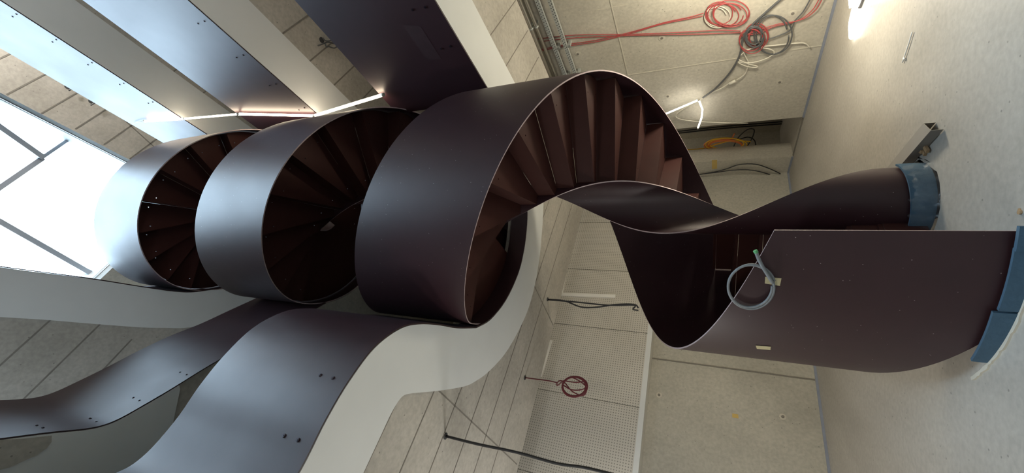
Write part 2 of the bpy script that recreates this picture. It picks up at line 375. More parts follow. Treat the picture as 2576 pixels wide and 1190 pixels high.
# concrete slabs with their voids
CEIL = []
for l in range(3):
    foot = FOOT if l else [cross(n1, 5.47, n2, 6.62), PLf(6.62, -6.0), (-7.5, -5.0), PR(5.47, -8.62)]
    mb = MB(); mb.prism(foot, SOFF[l], SOFF[l] + SLAB, [VOID[l]])
    CEIL.append(structure(mb.build('ceiling', M['soffit'])))
mb = MB()
mb.prism([PR(5.3, -8.62), PR(W1, -8.62), CORNER, PR(5.3, 9.0)], 4.98, 5.06); mb.prism([PLf(6.5, -6), PLf(W2, -6), CORNER, PLf(6.5, 8.6)], 4.90, 4.97)
structure(mb.build('ceiling', M['soffit']))
# roof slab with the skylight opening; e1 runs along the mullion rows, e2 across
e1 = Vector((0.766, 0.643)); e2 = Vector((-0.643, 0.766))
SKYP = [cross(n1, 3.46, e2, 3.84), cross(e1, -1.6, e2, 3.84), cross(e1, -1.6, e2, -4.6), cross(n1, 3.46, e2, -4.6)]
mb = MB(); mb.prism([(x * 1.02, y * 1.02) for x, y in FOOT], SOFF[3], SOFF[3] + 0.4, [SKYP])
CEIL.append(structure(mb.build('ceiling', M['soffit'])))
CEIL_ROOF = CEIL[3]

# raised seams that the formwork boards left in the concrete: 0.5 m boards, end joints every 2.36 m
g1 = Vector((math.sin(R(48.6)), math.cos(R(48.6)))); g2 = Vector((-g1.y, g1.x))
def seams(parent, z, region, hole, first, pitch, count, along, across, wid, lo=-9, hi=9):
    for k in range(count):
        c = first + k * pitch; t = lo; run = None
        while t <= hi + 1e-6:
            p = across * c + along * t
            ok = inpoly((p.x, p.y), region) and not inpoly((p.x, p.y), hole)
            if ok and run is None: run = t
            if run is not None and (not ok or t + 0.06 > hi):
                if t - run > 0.1:
                    a = across * (c - wid / 2) + along * run; mb = MB()
                    mb.box(d3(a, z - 0.004), d3(along * (t - run - 0.06)), d3(across * wid), (0, 0, 0.006)); mb.build('formwork_seam', M['seam'], parent)
                run = None
            t += 0.06
f1 = [cross(n1, 5.45, n2, 6.6), PLf(6.6, -4.0), (-6.5, -4.0), PR(5.45, -6)]
f2 = [CORNER, PLf(W2, -4.0), (-6.5, -4.0), PR(W1, -6)]
seams(CEIL[0], SOFF[0], f1, VOID[0], 1.78, 0.49, 9, g1, g2, 0.013, -7, 6.5)
seams(CEIL[0], SOFF[0], f1, VOID[0], -1.2, 2.36, 3, g2, g1, 0.016, -4, 8.5)
seams(CEIL[1], SOFF[1], f2, VOID[1], 1.03, 0.49, 6, g1, g2, 0.022, 2.4, 6.0)
seams(CEIL[2], SOFF[2], f2, VOID[2], 2.24, 0.52, 6, g1, g2, 0.022, -5, 1.0)
seams(CEIL[2], SOFF[2], f2, VOID[2], 1.1, 0.52, 2, g1, g2, 0.022, 2.4, 6.0)
seams(CEIL[3], SOFF[3], f2, SKYP, -0.05, 0.485, 8, g1, g2, 0.022, 2.0, 6.0)
seams(CEIL[3], SOFF[3], f2, SKYP, 4.85, 2.36, 1, g2, g1, 0.022, 0.0, 6.0)

# white plaster bands on the underside along each void
def offset_poly(path, w): return sm2(offset(path, w)[::3] + [offset(path, w)[-1]], 3)
BO1 = sm2([(-1.6, -5), (-2.0, -1.6), (-2.4, 0.4), (-2.6, 1.3), (-2.55, 1.95), (-2.3, 2.3), (-1.99, 2.56), (-1.77, 2.75), (-1.6, 2.9), (-1.51, 3.03), (-1.52, 3.15), (-1.56, 3.3), (-1.65, 3.63), (-1.76, 4.11), (-1.78, 4.38), (-1.75, 4.75), (-1.6, 5.27), (-1.22, 5.88), (-0.78, 6.23), (-0.29, 6.43), (0.04, 6.5), (0.38, 6.55), (0.95, 6.55), (1.55, 6.3), (2.0, 5.75), PR(4.33, 4.1), PR(4.33, 3.3)], 4) + [PR(4.33, -8.3)]
BI1 = LEFT[0] + FASC + RIGHT[::-1]
mb = MB(); mb.prism(BO1 + BI1[::-1], SOFF[0] - 0.014, SOFF[0] + 0.004); trims = [mb]
mb = MB()
li = [p for p in LEFT[1] if p[1] < 2.72]
lo = [(-1.05, -5), (-2.1, -0.3), (-2.46, 1.2), (-2.62, 1.9), (-2.55, 2.3), (-2.3, 2.62)]
mb.prism(sm2(lo) + [(-1.86, 2.70)] + li[::-1], SOFF[1] - 0.014, SOFF[1] + 0.004)
ro = [PR(4.32, -8.3), PR(4.32, 4.1)] + arc(1.97, 238, 190, 12)
mb.prism(ro + arc(1.475, 190, 262, 20) + RIGHT[::-1], SOFF[1] - 0.014, SOFF[1] + 0.004); trims.append(mb)
BO3 = sm2([(0.75, -5), (-0.65, 0.0), (-1.19, 2.04), (-1.29, 2.42), (-1.45, 2.96), (-1.63, 3.59), (-1.71, 3.96), (-1.76, 4.2), (-1.77, 4.5), (-1.72, 4.9), (-1.5, 5.5), (-1.0, 6.15), (-0.2, 6.6), (0.6, 6.68), (1.3, 6.5), (1.85, 6.05), PR(4.34, 4.1), PR(4.34, 3.3)], 4) + [PR(4.34, -8.3)]
mb = MB(); mb.prism(BO3 + (LEFT[2] + arc(1.475, 88, 262) + RIGHT[::-1])[::-1], SOFF[2] - 0.014, SOFF[2] + 0.004); trims.append(mb)
patch = [(-1.83,1.257),(-1.907,1.465),(-1.954,1.642),(-2.015,1.642),(-2.061,1.611),(-2.098,1.545),(-2.111,1.466),(-2.128,1.383),(-2.115,1.259)]
TRIM = [structure(m.build('trim_%d' % (i + 1), M['white'])) for i, m in enumerate(trims)]

mb = MB(); mb.prism(patch, SOFF[1] - 0.019, SOFF[1] - 0.013); mb.build('bare_patch', M['soffit'], TRIM[1])

# skylight: curb, frame bars, panes
mb = MB(); ins = 0.0
cx = sum(p[0] for p in SKYP) / 4; cy = sum(p[1] for p in SKYP) / 4
for i in range(4):
    p = Vector(SKYP[i]); q = Vector(SKYP[(i + 1) % 4]); n = Vector((-(q - p).y, (q - p).x)).normalized()
    if n.dot(Vector((cx, cy)) - p) > 0: n = -n
    ext = (q - p).normalized() * 0.12
    mb.box(d3(p - ext, SOFF[3] + 0.002), d3(q - p + 2 * ext), d3(n * 0.12), (0, 0, 0.98))
sky = structure(mb.build('window_1', M['curb']))
mb = MB()
for i in range(4):
    p = Vector(SKYP[i]); q = Vector(SKYP[(i + 1) % 4]); n = Vector(((q - p).y, -(q - p).x)).normalized()
    if n.dot(Vector((cx, cy)) - p) < 0: n = -n
    mb.box(d3(p, SOFF[3] + 0.26), d3(q - p), d3(n * 0.012), (0, 0, 0.03))
mb.build('curb_joint', M['alu'], sky)
ZG = 14.32
def bar(c, fixed_e1, t0, t1, wid, dep, name='mullion'):
    a, b = (e1, e2) if fixed_e1 else (e2, e1)
    mb = MB(); o = a * (c - wid / 2) + b * t0
    mb.box(d3(o, ZG - dep + 0.05), d3(b * (t1 - t0)), d3(a * wid), (0, 0, dep)); mb.build(name, M['alu'], sky)
def right_t(c, fixed_e1):      # where a bar meets the right-hand edge
    p = cross(n1, 3.46, e1 if fixed_e1 else e2, c); v = Vector(p); return v.dot(e2 if fixed_e1 else e1)
E1S = [3.41, 2.0, 0.59, -0.82]; E2S = [1.70, -0.44, -2.58]
for c in E1S:
    top = min(3.84, right_t(c, True)) if c > 2.9 else 3.84
    if c == 3.41: bar(c, True, -4.6, 1.70, 0.10, 0.22); bar(c, True, 1.70, top, 0.045, 0.05)
    else: bar(c, True, -4.6, top, 0.10, 0.22)
for c in E2S:
    if c == 1.70: bar(c, False, -1.6, 3.41, 0.09, 0.16); bar(c, False, 3.41, right_t(c, False), 0.06, 0.07)
    else: bar(c, False, -1.6, right_t(c, False), 0.09, 0.16)
us = [-1.6] + sorted(E1S) + [9]; vs = [-4.6] + sorted(E2S) + [3.84]
for i in range(len(us) - 1):
    for j in range(len(vs) - 1):
        quad = [e1 * us[i] + e2 * vs[j], e1 * us[i + 1] + e2 * vs[j], e1 * us[i + 1] + e2 * vs[j + 1], e1 * us[i] + e2 * vs[j + 1]]
        out = []                                       # clip the pane on the right-hand curb
        for k in range(4):
            a, b = quad[k], quad[(k + 1) % 4]; da, db = 3.46 - n1.dot(a), 3.46 - n1.dot(b)
            if da >= 0: out.append(a)
            if da * db < 0: out.append(a + (b - a) * (da / (da - db)))
        if len(out) > 2:
            mb = MB(); mb.prism([(v.x, v.y) for v in out], ZG + 0.05, ZG + 0.062); mb.build('pane', M['glass'], sky)

# wall details: seams, tie holes, edge strips
def wall_seam(pts, nrm, wid, mat, parent, name='formwork_seam'):
    for p, q in zip(pts[:-1], pts[1:]):
        p = Vector(p); q = Vector(q); d = q - p; n = d3(nrm); s = d.cross(n).normalized() * wid
        mb = MB(); mb.box(p - s / 2 - n * 0.004, d, s, n * 0.012); mb.build(name, mat, parent)
nr, nl = -n1, -n2
wall_seam([(3.856,6.699,3.126),(3.15,8.167,3.095)], nr, 0.018, M['seam_light'], wall_right)
wall_seam([(3.156,8.155,3.108),(3.152,8.163,-0.0)], nr, 0.018, M['seam_light'], wall_right)
wall_seam([(3.806,6.804,3.38),(3.796,6.826,2.864)], nr, 0.014, M['seam_light'], wall_right)
wall_seam([(-2.305,8.322,2.628),(-2.304,8.323,0.039)], nl, 0.022, M['seam'], wall_left)
def disc(mb, c, n, r, t, k=14, mi=0):
    c = Vector(c); n = Vector(n).normalized(); u = n.orthogonal().normalized(); v = n.cross(u)
    a = [c + (u * math.cos(2 * PI * i / k) + v * math.sin(2 * PI * i / k)) * r for i in range(k)]
    b = [p + n * t for p in a]
    s = mb.add(a); q = mb.add(b)
    for i in range(k): mb.face((s + i, s + (i + 1) % k, q + (i + 1) % k, q + i), True, mi)
    mb.face(tuple(q + i for i in range(k)), False, mi)
for c in [(3.462,7.518,2.413),(3.46,7.522,3.907),(2.851,8.788,2.423),(3.463,7.516,0.527),(2.851,8.788,0.53)]:
    mb = MB(); disc(mb, c, d3(nr), 0.055, 0.006); disc(mb, c, d3(nr), 0.022, 0.016, mi=1); mb.build('tie_hole_plug', [M['seam_light'], M['seam']], wall_right)
for c in [(-2.835,7.896,2.423),(-2.846,7.887,0.538)]:
    mb = MB(); disc(mb, c, d3(nl), 0.05, 0.006); disc(mb, c, d3(nl), 0.022, 0.016, mi=1); mb.build('tie_hole_plug', [M['seam_light'], M['seam']], wall_left)
def base_strip(p, q, n, name):
    mb = MB(); p = Vector(p); q = Vector(q); n = Vector(n)
    mb.box(d3(p, 0.0), d3(q - p), d3(n * 0.016), (0, 0, 0.035)); return structure(mb.build(name, M['blue_strip']))
base_strip(PR(W1, -6), PR(W1, 7.708), nr, 'baseboard_right')
base_strip(PR(W1, 9.0), PR(W1, 9.62), nr, 'baseboard_right')
base_strip(PLf(W2, -4), PLf(W2, 8.37), nl, 'baseboard_left')
mb = MB(); mb.box(d3(PR(W1, 7.708), 0.0), d3(d1 * 1.29), d3(n1 * 0.05), (0, 0, 0.015)); structure(mb.build('trim_4', M['seam']))

# perforated bulkhead above the left wall
mb = MB(); WB = 7.40
wallbox(mb, PLf(WB + 0.02, -6.0), PLf(WB + 0.02, 7.7), 2.60, 4.90, 0.50, n2)
bulk = structure(mb.build('wall_bulkhead', M['render']))
s = 7.79
while s > -4.5:
    mb = MB(); mb.box(d3(PLf(WB, s - 1.375 + 0.006), 2.66), d3(d2 * 1.363), d3(n2 * 0.018), (0, 0, 2.22)); mb.build('perforated_panel', M['perf'], bulk)
    s -= 1.375
mb = MB(); mb.box(d3(PLf(WB - 0.012, -6.0), 2.575), d3(d2 * 13.7), d3(n2 * 0.05), (0, 0, 0.085)); mb.build('edge_trim', M['white'], bulk)

# ---------------------------------------------------------------- balustrades of the three floors
def put_bolts(parent, rows):
    k = 0.011 if parent in RAIL[2:] else 0.015
    for x, y, z, nx, ny in rows:
        if abs(x) + abs(y) < 1e-6: continue
        mb = MB(); disc(mb, (x, y, z), (nx, ny, 0), k, 0.006, 12); disc(mb, (x + nx * .006, y + ny * .006, z), (nx, ny, 0), k / 2, 0.003, 6); mb.build('bolt', M['bolt'], parent)
LV = ['lowest', 'middle', 'uppermost']
RAIL = []
for l in range(3):
    z0 = SOFF[l] - 0.012; z1 = SOFF[l] + 1.61
    path = [PR(3.686, -7.1 + (S_END + 7.1) * i / 40) for i in range(41)]
    t = thing('balustrade', (*path[20], SOFF[l]), ['dark maroon steel balustrade on the lowest gallery, straight side near the red cables',
        'maroon steel balustrade on the middle gallery, straight side behind the long light tube', 'pale-glinting steel balustrade on the uppermost gallery, straight side under the skylight'][l], 'balustrade', None)
    mb = MB(); ribbon(mb, path, z0, z1, -0.012); mb.build('panel', [M['maroon'], M['dark_edge']], t); RAIL.append(t)
    path = LEFT[l]
    t = thing('balustrade', (*path[len(path) // 2], SOFF[l]), ['broad S-curved maroon steel balustrade sweeping over the lowest white band',
        'narrow wavy maroon steel balustrade on the middle gallery below the grey board-marked concrete', 'steel balustrade seen edge-on along the uppermost white band'][l], 'balustrade', None)
    mb = MB(); ribbon(mb, offset(path, 0.004), z0, z1, 0.012); mb.build('panel', [M['maroon'], M['dark_edge']], t); RAIL.append(t)
mb = MB(); ribbon(mb, offset(FASC, 0.004), SOFF[0] - 0.012, SOFF[0] + 0.26, 0.012); mb.build('landing_fascia', [M['maroon'], M['dark_edge']], RAIL[1])
VRB = lambda rows: [(x, y, z, -n1.x, -n1.y) for x, y, z in rows]
put_bolts(RAIL[0], VRB([(2.4,3.484,4.495),(2.396,3.492,4.334),(2.176,3.95,4.456),(2.177,3.947,4.326)]))
q = [(2.345,3.596,4.726),(2.315,3.659,4.527),(2.117,4.07,4.54),(2.126,4.052,4.738)]
mb = MB(); k = mb.add(q); mb.face((k, k + 1, k + 2, k + 3)); mb.build('glue_mark', M['ghost'], RAIL[0])
put_bolts(RAIL[2], VRB([(2.649,2.967,7.502),(2.649,2.967,7.362),(2.415,3.452,7.52),(2.418,3.448,7.361),(2.186,3.929,7.523),(2.187,3.927,7.375),(1.958,4.403,7.505),(1.966,4.386,7.354)]))
put_bolts(RAIL[4], VRB([(3.032,2.171,10.579),(3.032,2.171,10.429),(2.841,2.568,10.576),(2.844,2.562,10.425),(2.65,2.964,10.581),(2.653,2.958,10.426),(2.463,3.353,10.569),(2.463,3.354,10.433),(2.27,3.754,10.586),(2.271,3.752,10.434)]))
put_bolts(RAIL[1], [(-1.167,2.39,4.505,0.691,-0.723),(-1.167,2.39,4.357,0.691,-0.723),(-1.529,2.07,4.499,0.61,-0.793),(-1.527,2.071,4.344,0.61,-0.793),(-0.915,2.8,4.51,0.954,-0.298),(-0.916,2.799,4.362,0.954,-0.298)])
put_bolts(RAIL[3], [(-1.736,2.827,7.522,0.926,-0.376),(-1.739,2.821,7.36,0.926,-0.376),(-1.906,2.386,7.563,0.938,-0.347),(-1.908,2.381,7.413,0.938,-0.347),(-2.003,2.019,7.558,0.991,0.132),(-2.004,2.018,7.41,0.99,-0.141),(-1.915,1.627,7.542,0.963,0.27),(-1.917,1.636,7.428,0.963,0.27)])

# ---------------------------------------------------------------- spiral staircase
RO, RI, HB = 1.462, 0.2854, 1.470
A1, LAM, FL, SL = R(428.93), R(65.28), 3.0749, 3.8117 / (2 * PI)
def ztop(a):
    z = 1.2382 + SL * (min(a, A1) - R(8.5))
    for k in range(3):
        s0 = A1 + LAM + k * 2 * PI
        z += max(0, min(a - s0, 2 * PI - LAM)) * FL / (2 * PI - LAM)
    return z
AEND = A1 + 4 * PI + R(60)
stair = thing('spiral_staircase', (AX, AY, 0), 'tall maroon steel spiral staircase winding up three storeys on the concrete floor', 'staircase')
def helix(name, r, th, a0, a1, mats, low=0.0):
    n = int((a1 - a0) / R(3)); aa = [a0 + (a1 - a0) * i / n for i in range(n + 1)]
    mb = MB()
    ribbon(mb, [sp(a, r) for a in aa], [max(low, ztop(a) - HB) for a in aa], [max(low + 0.08, ztop(a)) for a in aa], th)
    return mb.build(name, mats, stair)
helix('outer_balustrade', RO, -0.014, R(6.8), AEND, [M['maroon_dirty'], M['edge']])
helix('inner_balustrade', RI, -0.012, R(-112), AEND, [M['maroon_dirty'], M['edge']], -0.1)
def wedge_path(r0, r1, a0, a1, n=5): return [sp(a0 + (a1 - a0) * i / n, r1) for i in range(n + 1)], [sp(a0 + (a1 - a0) * i / n, r0) for i in range(n + 1)]
def step(a0, a1, z, rise, holes=True):
    mb = MB(); o, i_ = wedge_path(RI + 0.002, RO - 0.016, a0, a1, 4 if a1 - a0 < 0.6 else 12)
    hs = []
    if holes:
        for rr, f in ((1.27, 0.16), (1.27, 0.84), (0.52, 0.5)):
            c = sp(a0 + (a1 - a0) * f, rr); hs.append([(c[0] + 0.009 * math.cos(q * PI / 3), c[1] + 0.009 * math.sin(q * PI / 3)) for q in range(6)])
    mb.prism(o + i_[::-1], z, z + 0.03, hs)
    # riser: thin plate below the front edge
    p, q = Vector(sp(a0, RI + 0.002)), Vector(sp(a0, RO - 0.016)); n = Vector((-(q - p).y, (q - p).x)).normalized() * 0.008
    if rise > 0: mb.box(d3(p, z - rise + 0.028), d3(q - p), d3(n), (0, 0, rise - 0.03))
    u = (q - p).normalized()
    if z < 4.4: mb.box(d3(p + u * 0.02 - n * 0.6, z + 0.012), d3(q - p - u * 0.05), d3(n * 0.5), (0, 0, 0.016), 1)
    return mb.build('step', [M['maroon_matt'], M['edge']], stair)
DA = R(20.45)
step(R(39), R(268.4) - DA * 11, 0.304, 0.304, False)
for k in range(-11, 8): step(R(268.4) + DA * k, R(268.4) + DA * (k + 1), 2.80 + 0.208 * k, 0.208)
ZL = 2.80 + 0.208 * 8
for f in range(2):
    aL = R(268.4) + DA * 8 + f * 2 * PI; z = ZL + f * 3.075; a_up = aL + 2 * PI - 14 * DA
    step(aL, a_up, z, 0.208 if f == 0 else 0.205, False)
    for k in range(14): step(a_up + DA * k, a_up + DA * (k + 1), z + 0.205 * (k + 1), 0.205)
step(R(268.4) + DA * 8 + 4 * PI, AEND - R(2), ZL + 6.15, 0.205, False)

# ---------------------------------------------------------------- blue foam, film and tape at the stair foot
def foam(a0, a1, r, h0, h1, label, th=0.02):
    n = 14; aa = [R(a0 + (a1 - a0) * i / n) for i in range(n + 1)]; mb = MB()
    ribbon(mb, [sp(a, r + th) for a in aa], 0.0, [h0 + (h1 - h0) * i / n for i in range(n + 1)], -th)
    o = mb.build('foam_strip', [M['blue_foam'], M['blue_foam']]); prop(o, label, 'foam strip', None); return o
foam(5.5, 10.8, RO + 0.016, 0.098, 0.098, 'short blue foam strip wrapped round the free end of the maroon stair panel', 0.026)
foam(10.2, 25.2, RO + 0.016, 0.098, 0.094, 'long blue foam strip along the foot of the stair panel, next to its free end')
foam(25.7, 43.0, RO + 0.016, 0.112, 0.085, 'slit-edged blue foam strip ending where the stair panel lifts off the floor')
fi = foam(-78, 55, RI + 0.014, 0.185, 0.14, 'blue foam collar round the foot of the narrow inner stair cylinder', 0.016)
n = 26; mb = MB(); rows = []
for j in range(5):
    rows.append([(*sp(R(-60 + 100 * i / n), RI + 0.036 + 0.012 * j + random.uniform(0, 0.022)), max(0.004, 0.155 - 0.045 * j + random.uniform(-0.022, 0.022))) for i in range(n + 1)])
for a, b in zip(rows[:-1], rows[1:]): mb.strip(a, b)
prop(mb.build('plastic_film', M['film']), 'crumpled clear plastic film lying round the blue foam collar', 'plastic film')
def quad_on(name, pts, nrm, mat, label, cat, group=None, parent=None):
    mb = MB(); P = [Vector(p) for p in pts]; n = Vector(nrm).normalized() * 0.002
    a = mb.add(P); b = mb.add([p + n for p in P])
    mb.face((a, a + 1, a + 2, a + 3)); mb.face((b + 3, b + 2, b + 1, b))
    for i in range(4): mb.face((a + i, a + (i + 1) % 4, b + (i + 1) % 4, b + i))
    o = mb.build(name, mat, parent)
    return prop(o, label, cat, group)
def outward(p): return (p[0] - AX, p[1] - AY, 0)
T1 = [(-0.258,3.368,1.26),(-0.264,3.37,1.164),(-0.319,3.397,1.169),(-0.307,3.391,1.26)]
quad_on('masking_tape', T1, outward(T1[0]), M['tape'], 'beige tape piece under the grey hose coil on the stair panel', 'tape')
T2 = [(-0.852,3.852,1.271),(-0.847,3.845,1.168),(-0.885,3.899,1.164),(-0.889,3.905,1.258)]
quad_on('masking_tape', T2, outward(T2[0]), M['tape'], 'beige tape piece by itself near the left edge of the stair panel', 'tape')
T3 = [(1.865,10.835,1.615),(1.866,10.832,1.506),(1.71,11.156,1.5),(1.701,11.176,1.613)]
quad_on('masking_tape', T3, d3(nr), M['tape_y'], 'ochre tape strip on the pier beside the cable shaft', 'tape')
T5 = [(-2.911,7.834,1.257),(-2.913,7.832,1.169),(-2.962,7.792,1.165),(-2.962,7.793,1.258)]
quad_on('masking_tape', T5, d3(nl), M['tape_y'], 'yellow tape piece on the bare left concrete wall', 'tape')

# ---------------------------------------------------------------- cables and pipes
def cable(name, paths, r, mat, label, cat, group=None, sub=4, n=7):
    mb = MB()
    for p in paths: mb.tube(p, r, n, sub=sub)
    return prop(mb.build(name, mat), label, cat, group)
cable('hose_coil', [[(-0.321,3.374,1.217),(-0.361,3.395,1.218),(-0.4,3.416,1.228),(-0.435,3.437,1.246),(-0.464,3.455,1.272),(-0.484,3.469,1.303),(-0.494,3.475,1.338),(-0.493,3.474,1.375),(-0.48,3.466,1.41),(-0.456,3.45,1.441),(-0.424,3.43,1.466),(-0.385,3.408,1.482),(-0.343,3.385,1.488),(-0.301,3.364,1.485),(-0.262,3.346,1.472),(-0.228,3.332,1.45),(-0.201,3.321,1.422),(-0.184,3.315,1.389),(-0.177,3.312,1.353),(-0.181,3.313,1.317),(-0.195,3.319,1.283),(-0.218,3.328,1.254),(-0.249,3.341,1.23),(-0.286,3.358,1.214),(-0.328,3.378,1.206),(-0.37,3.4,1.207),(-0.411,3.423,1.218),(-0.447,3.445,1.237),(-0.477,3.464,1.264),(-0.498,3.478,1.297),(-0.508,3.485,1.334),(-0.505,3.483,1.372),(-0.491,3.473,1.409),(-0.465,3.456,1.441),(-0.43,3.434,1.466),(-0.389,3.411,1.482),(-0.345,3.387,1.488),(-0.302,3.365,1.484),(-0.261,3.346,1.47),(-0.226,3.331,1.447),(-0.199,3.32,1.418),(-0.181,3.313,1.384),(-0.174,3.311,1.347),(-0.178,3.312,1.311),(-0.192,3.317,1.277),(-0.215,3.327,1.247),(-0.246,3.34,1.223),(-0.283,3.356,1.207)]], 0.009, M['hose'], 'grey hose coil hanging over the rim of the stair panel', 'hose', sub=2)
mb = MB(); mb.tube([(-0.298,3.346,1.217),(-0.237,3.319,1.253),(-0.183,3.298,1.284),(-0.128,3.279,1.31),(-0.085,3.265,1.326)], 0.012, 8)
hs = mb.build('loose_end', M['hose'], bpy.data.objects['hose_coil'])
mb = MB(); mb.tube([(-0.09,3.267,1.323),(-0.074,3.262,1.333)], 0.014, 8); mb.build('green_tip', M['green'], bpy.data.objects['hose_coil'])

# chrome conduits, channel rails
def rail_pts(z, s0, s1, w): a, b = PR(w, s0), PR(w, s1); return [(*a, z), (*b, z)]
for z, r, w, lab in ((4.515, 0.034, 6.22, 'upper of the two bright metal conduits under the slab edge'), (4.42, 0.030, 6.24, 'lower of the two bright metal conduits under the slab edge')):
    t = thing('conduit', (*PR(w, 4.6), z), lab, 'pipe')
    mb = MB(); mb.tube(rail_pts(z, -1.0, 8.0, w), r, 14, smooth_path=False); mb.build('pipe', M['chrome'], t)
    for s in (1.9, 4.42, 6.9):
        mb = MB(); mb.tube(rail_pts(z, s, s + 0.03, w), r + 0.012, 14, smooth_path=False); a = PR(w, s); mb.box((*a, z - 0.01), d3(n1 * (W1 - w)), d3(d1 * 0.03), (0, 0, 0.02)); mb.build('clamp', M['galv'], t)
mb = MB(); mb.tube(rail_pts(4.60, -1.0, 8.0, 6.0), 0.045, 12, smooth_path=False); prop(mb.build('drain_pipe', M['galv']), 'dull grey pipe nearest the slab edge beside the bright conduits', 'pipe')
for z, lab in ((4.245, 'perforated galvanised channel rail nearest the bright conduits'), (4.04, 'perforated galvanised channel rail lower down the wall, crossed by red cables')):
    w0 = 6.24; t = thing('channel_rail', (*PR(w0, 4.6), z), lab, 'rail')
    mb = MB(); o = PR(w0, -1.0)
    mb.box((*o, z - 0.035), d3(d1 * 9.0), d3(n1 * 0.004), (0, 0, 0.07)); mb.box((*o, z - 0.035), d3(d1 * 9.0), d3(n1 * 0.045), (0, 0, 0.004)); mb.box((*o, z + 0.031), d3(d1 * 9.0), d3(n1 * 0.045), (0, 0, 0.004))
    mb.build('channel', M['galv'], t)
    mb = MB()
    for i in range(90):
        for dz in (-0.016, 0.016):
            a = PR(w0 - 0.0015, 2.6 + i * 0.055 + (0.02 if dz > 0 else 0)); mb.box((*a, z + dz - 0.006), d3(d1 * 0.022), d3(n1 * 0.002), (0, 0, 0.012))
    mb.build('slot_row', M['slot'], t)['kind'] = 'stuff'
    for s in (1.5, 4.95, 5.62):
        mb = MB(); a = PR(w0 + 0.004, s); mb.box((*a, z - 0.09), d3(n1 * (W1 - w0 - 0.004)), d3(d1 * 0.05), (0, 0, 0.05)); mb.box((*a, z - 0.09), d3(n1 * 0.006), d3(d1 * 0.05), (0, 0, 0.12)); mb.build('bracket', M['galv'], t)

RED = [[(3.525,7.272,4.695),(3.528,7.265,4.243),(3.511,7.301,3.503),(3.523,7.277,2.941),(3.55,7.221,2.415),(3.55,7.221,1.989),(3.551,7.219,1.767)],
       [(3.546,7.252,4.687),(3.545,7.253,4.084),(3.531,7.283,3.498),(3.542,7.26,2.871),(3.565,7.212,2.352),(3.568,7.206,1.959),(3.577,7.187,1.756)],
       [(3.644,7.026,4.53),(3.607,7.103,3.812),(3.509,7.305,2.812),(3.435,7.459,1.878),(3.408,7.515,1.524),(3.369,7.597,1.218)],
       [(3.618,7.102,4.457),(3.588,7.165,3.83),(3.504,7.338,2.817),(3.417,7.52,1.88),(3.386,7.583,1.523),(3.36,7.638,1.21)]]
for i, p in enumerate(RED):
    cable('red_cable', [p], 0.0075, M['red'], ['red cable sagging to the big red coil, lower of that pair', 'red cable sagging to the big red coil, upper of that pair', 'straight red cable to the tangled bundle, upper of that pair', 'straight red cable to the tangled bundle, lower of that pair'][i], 'cable')
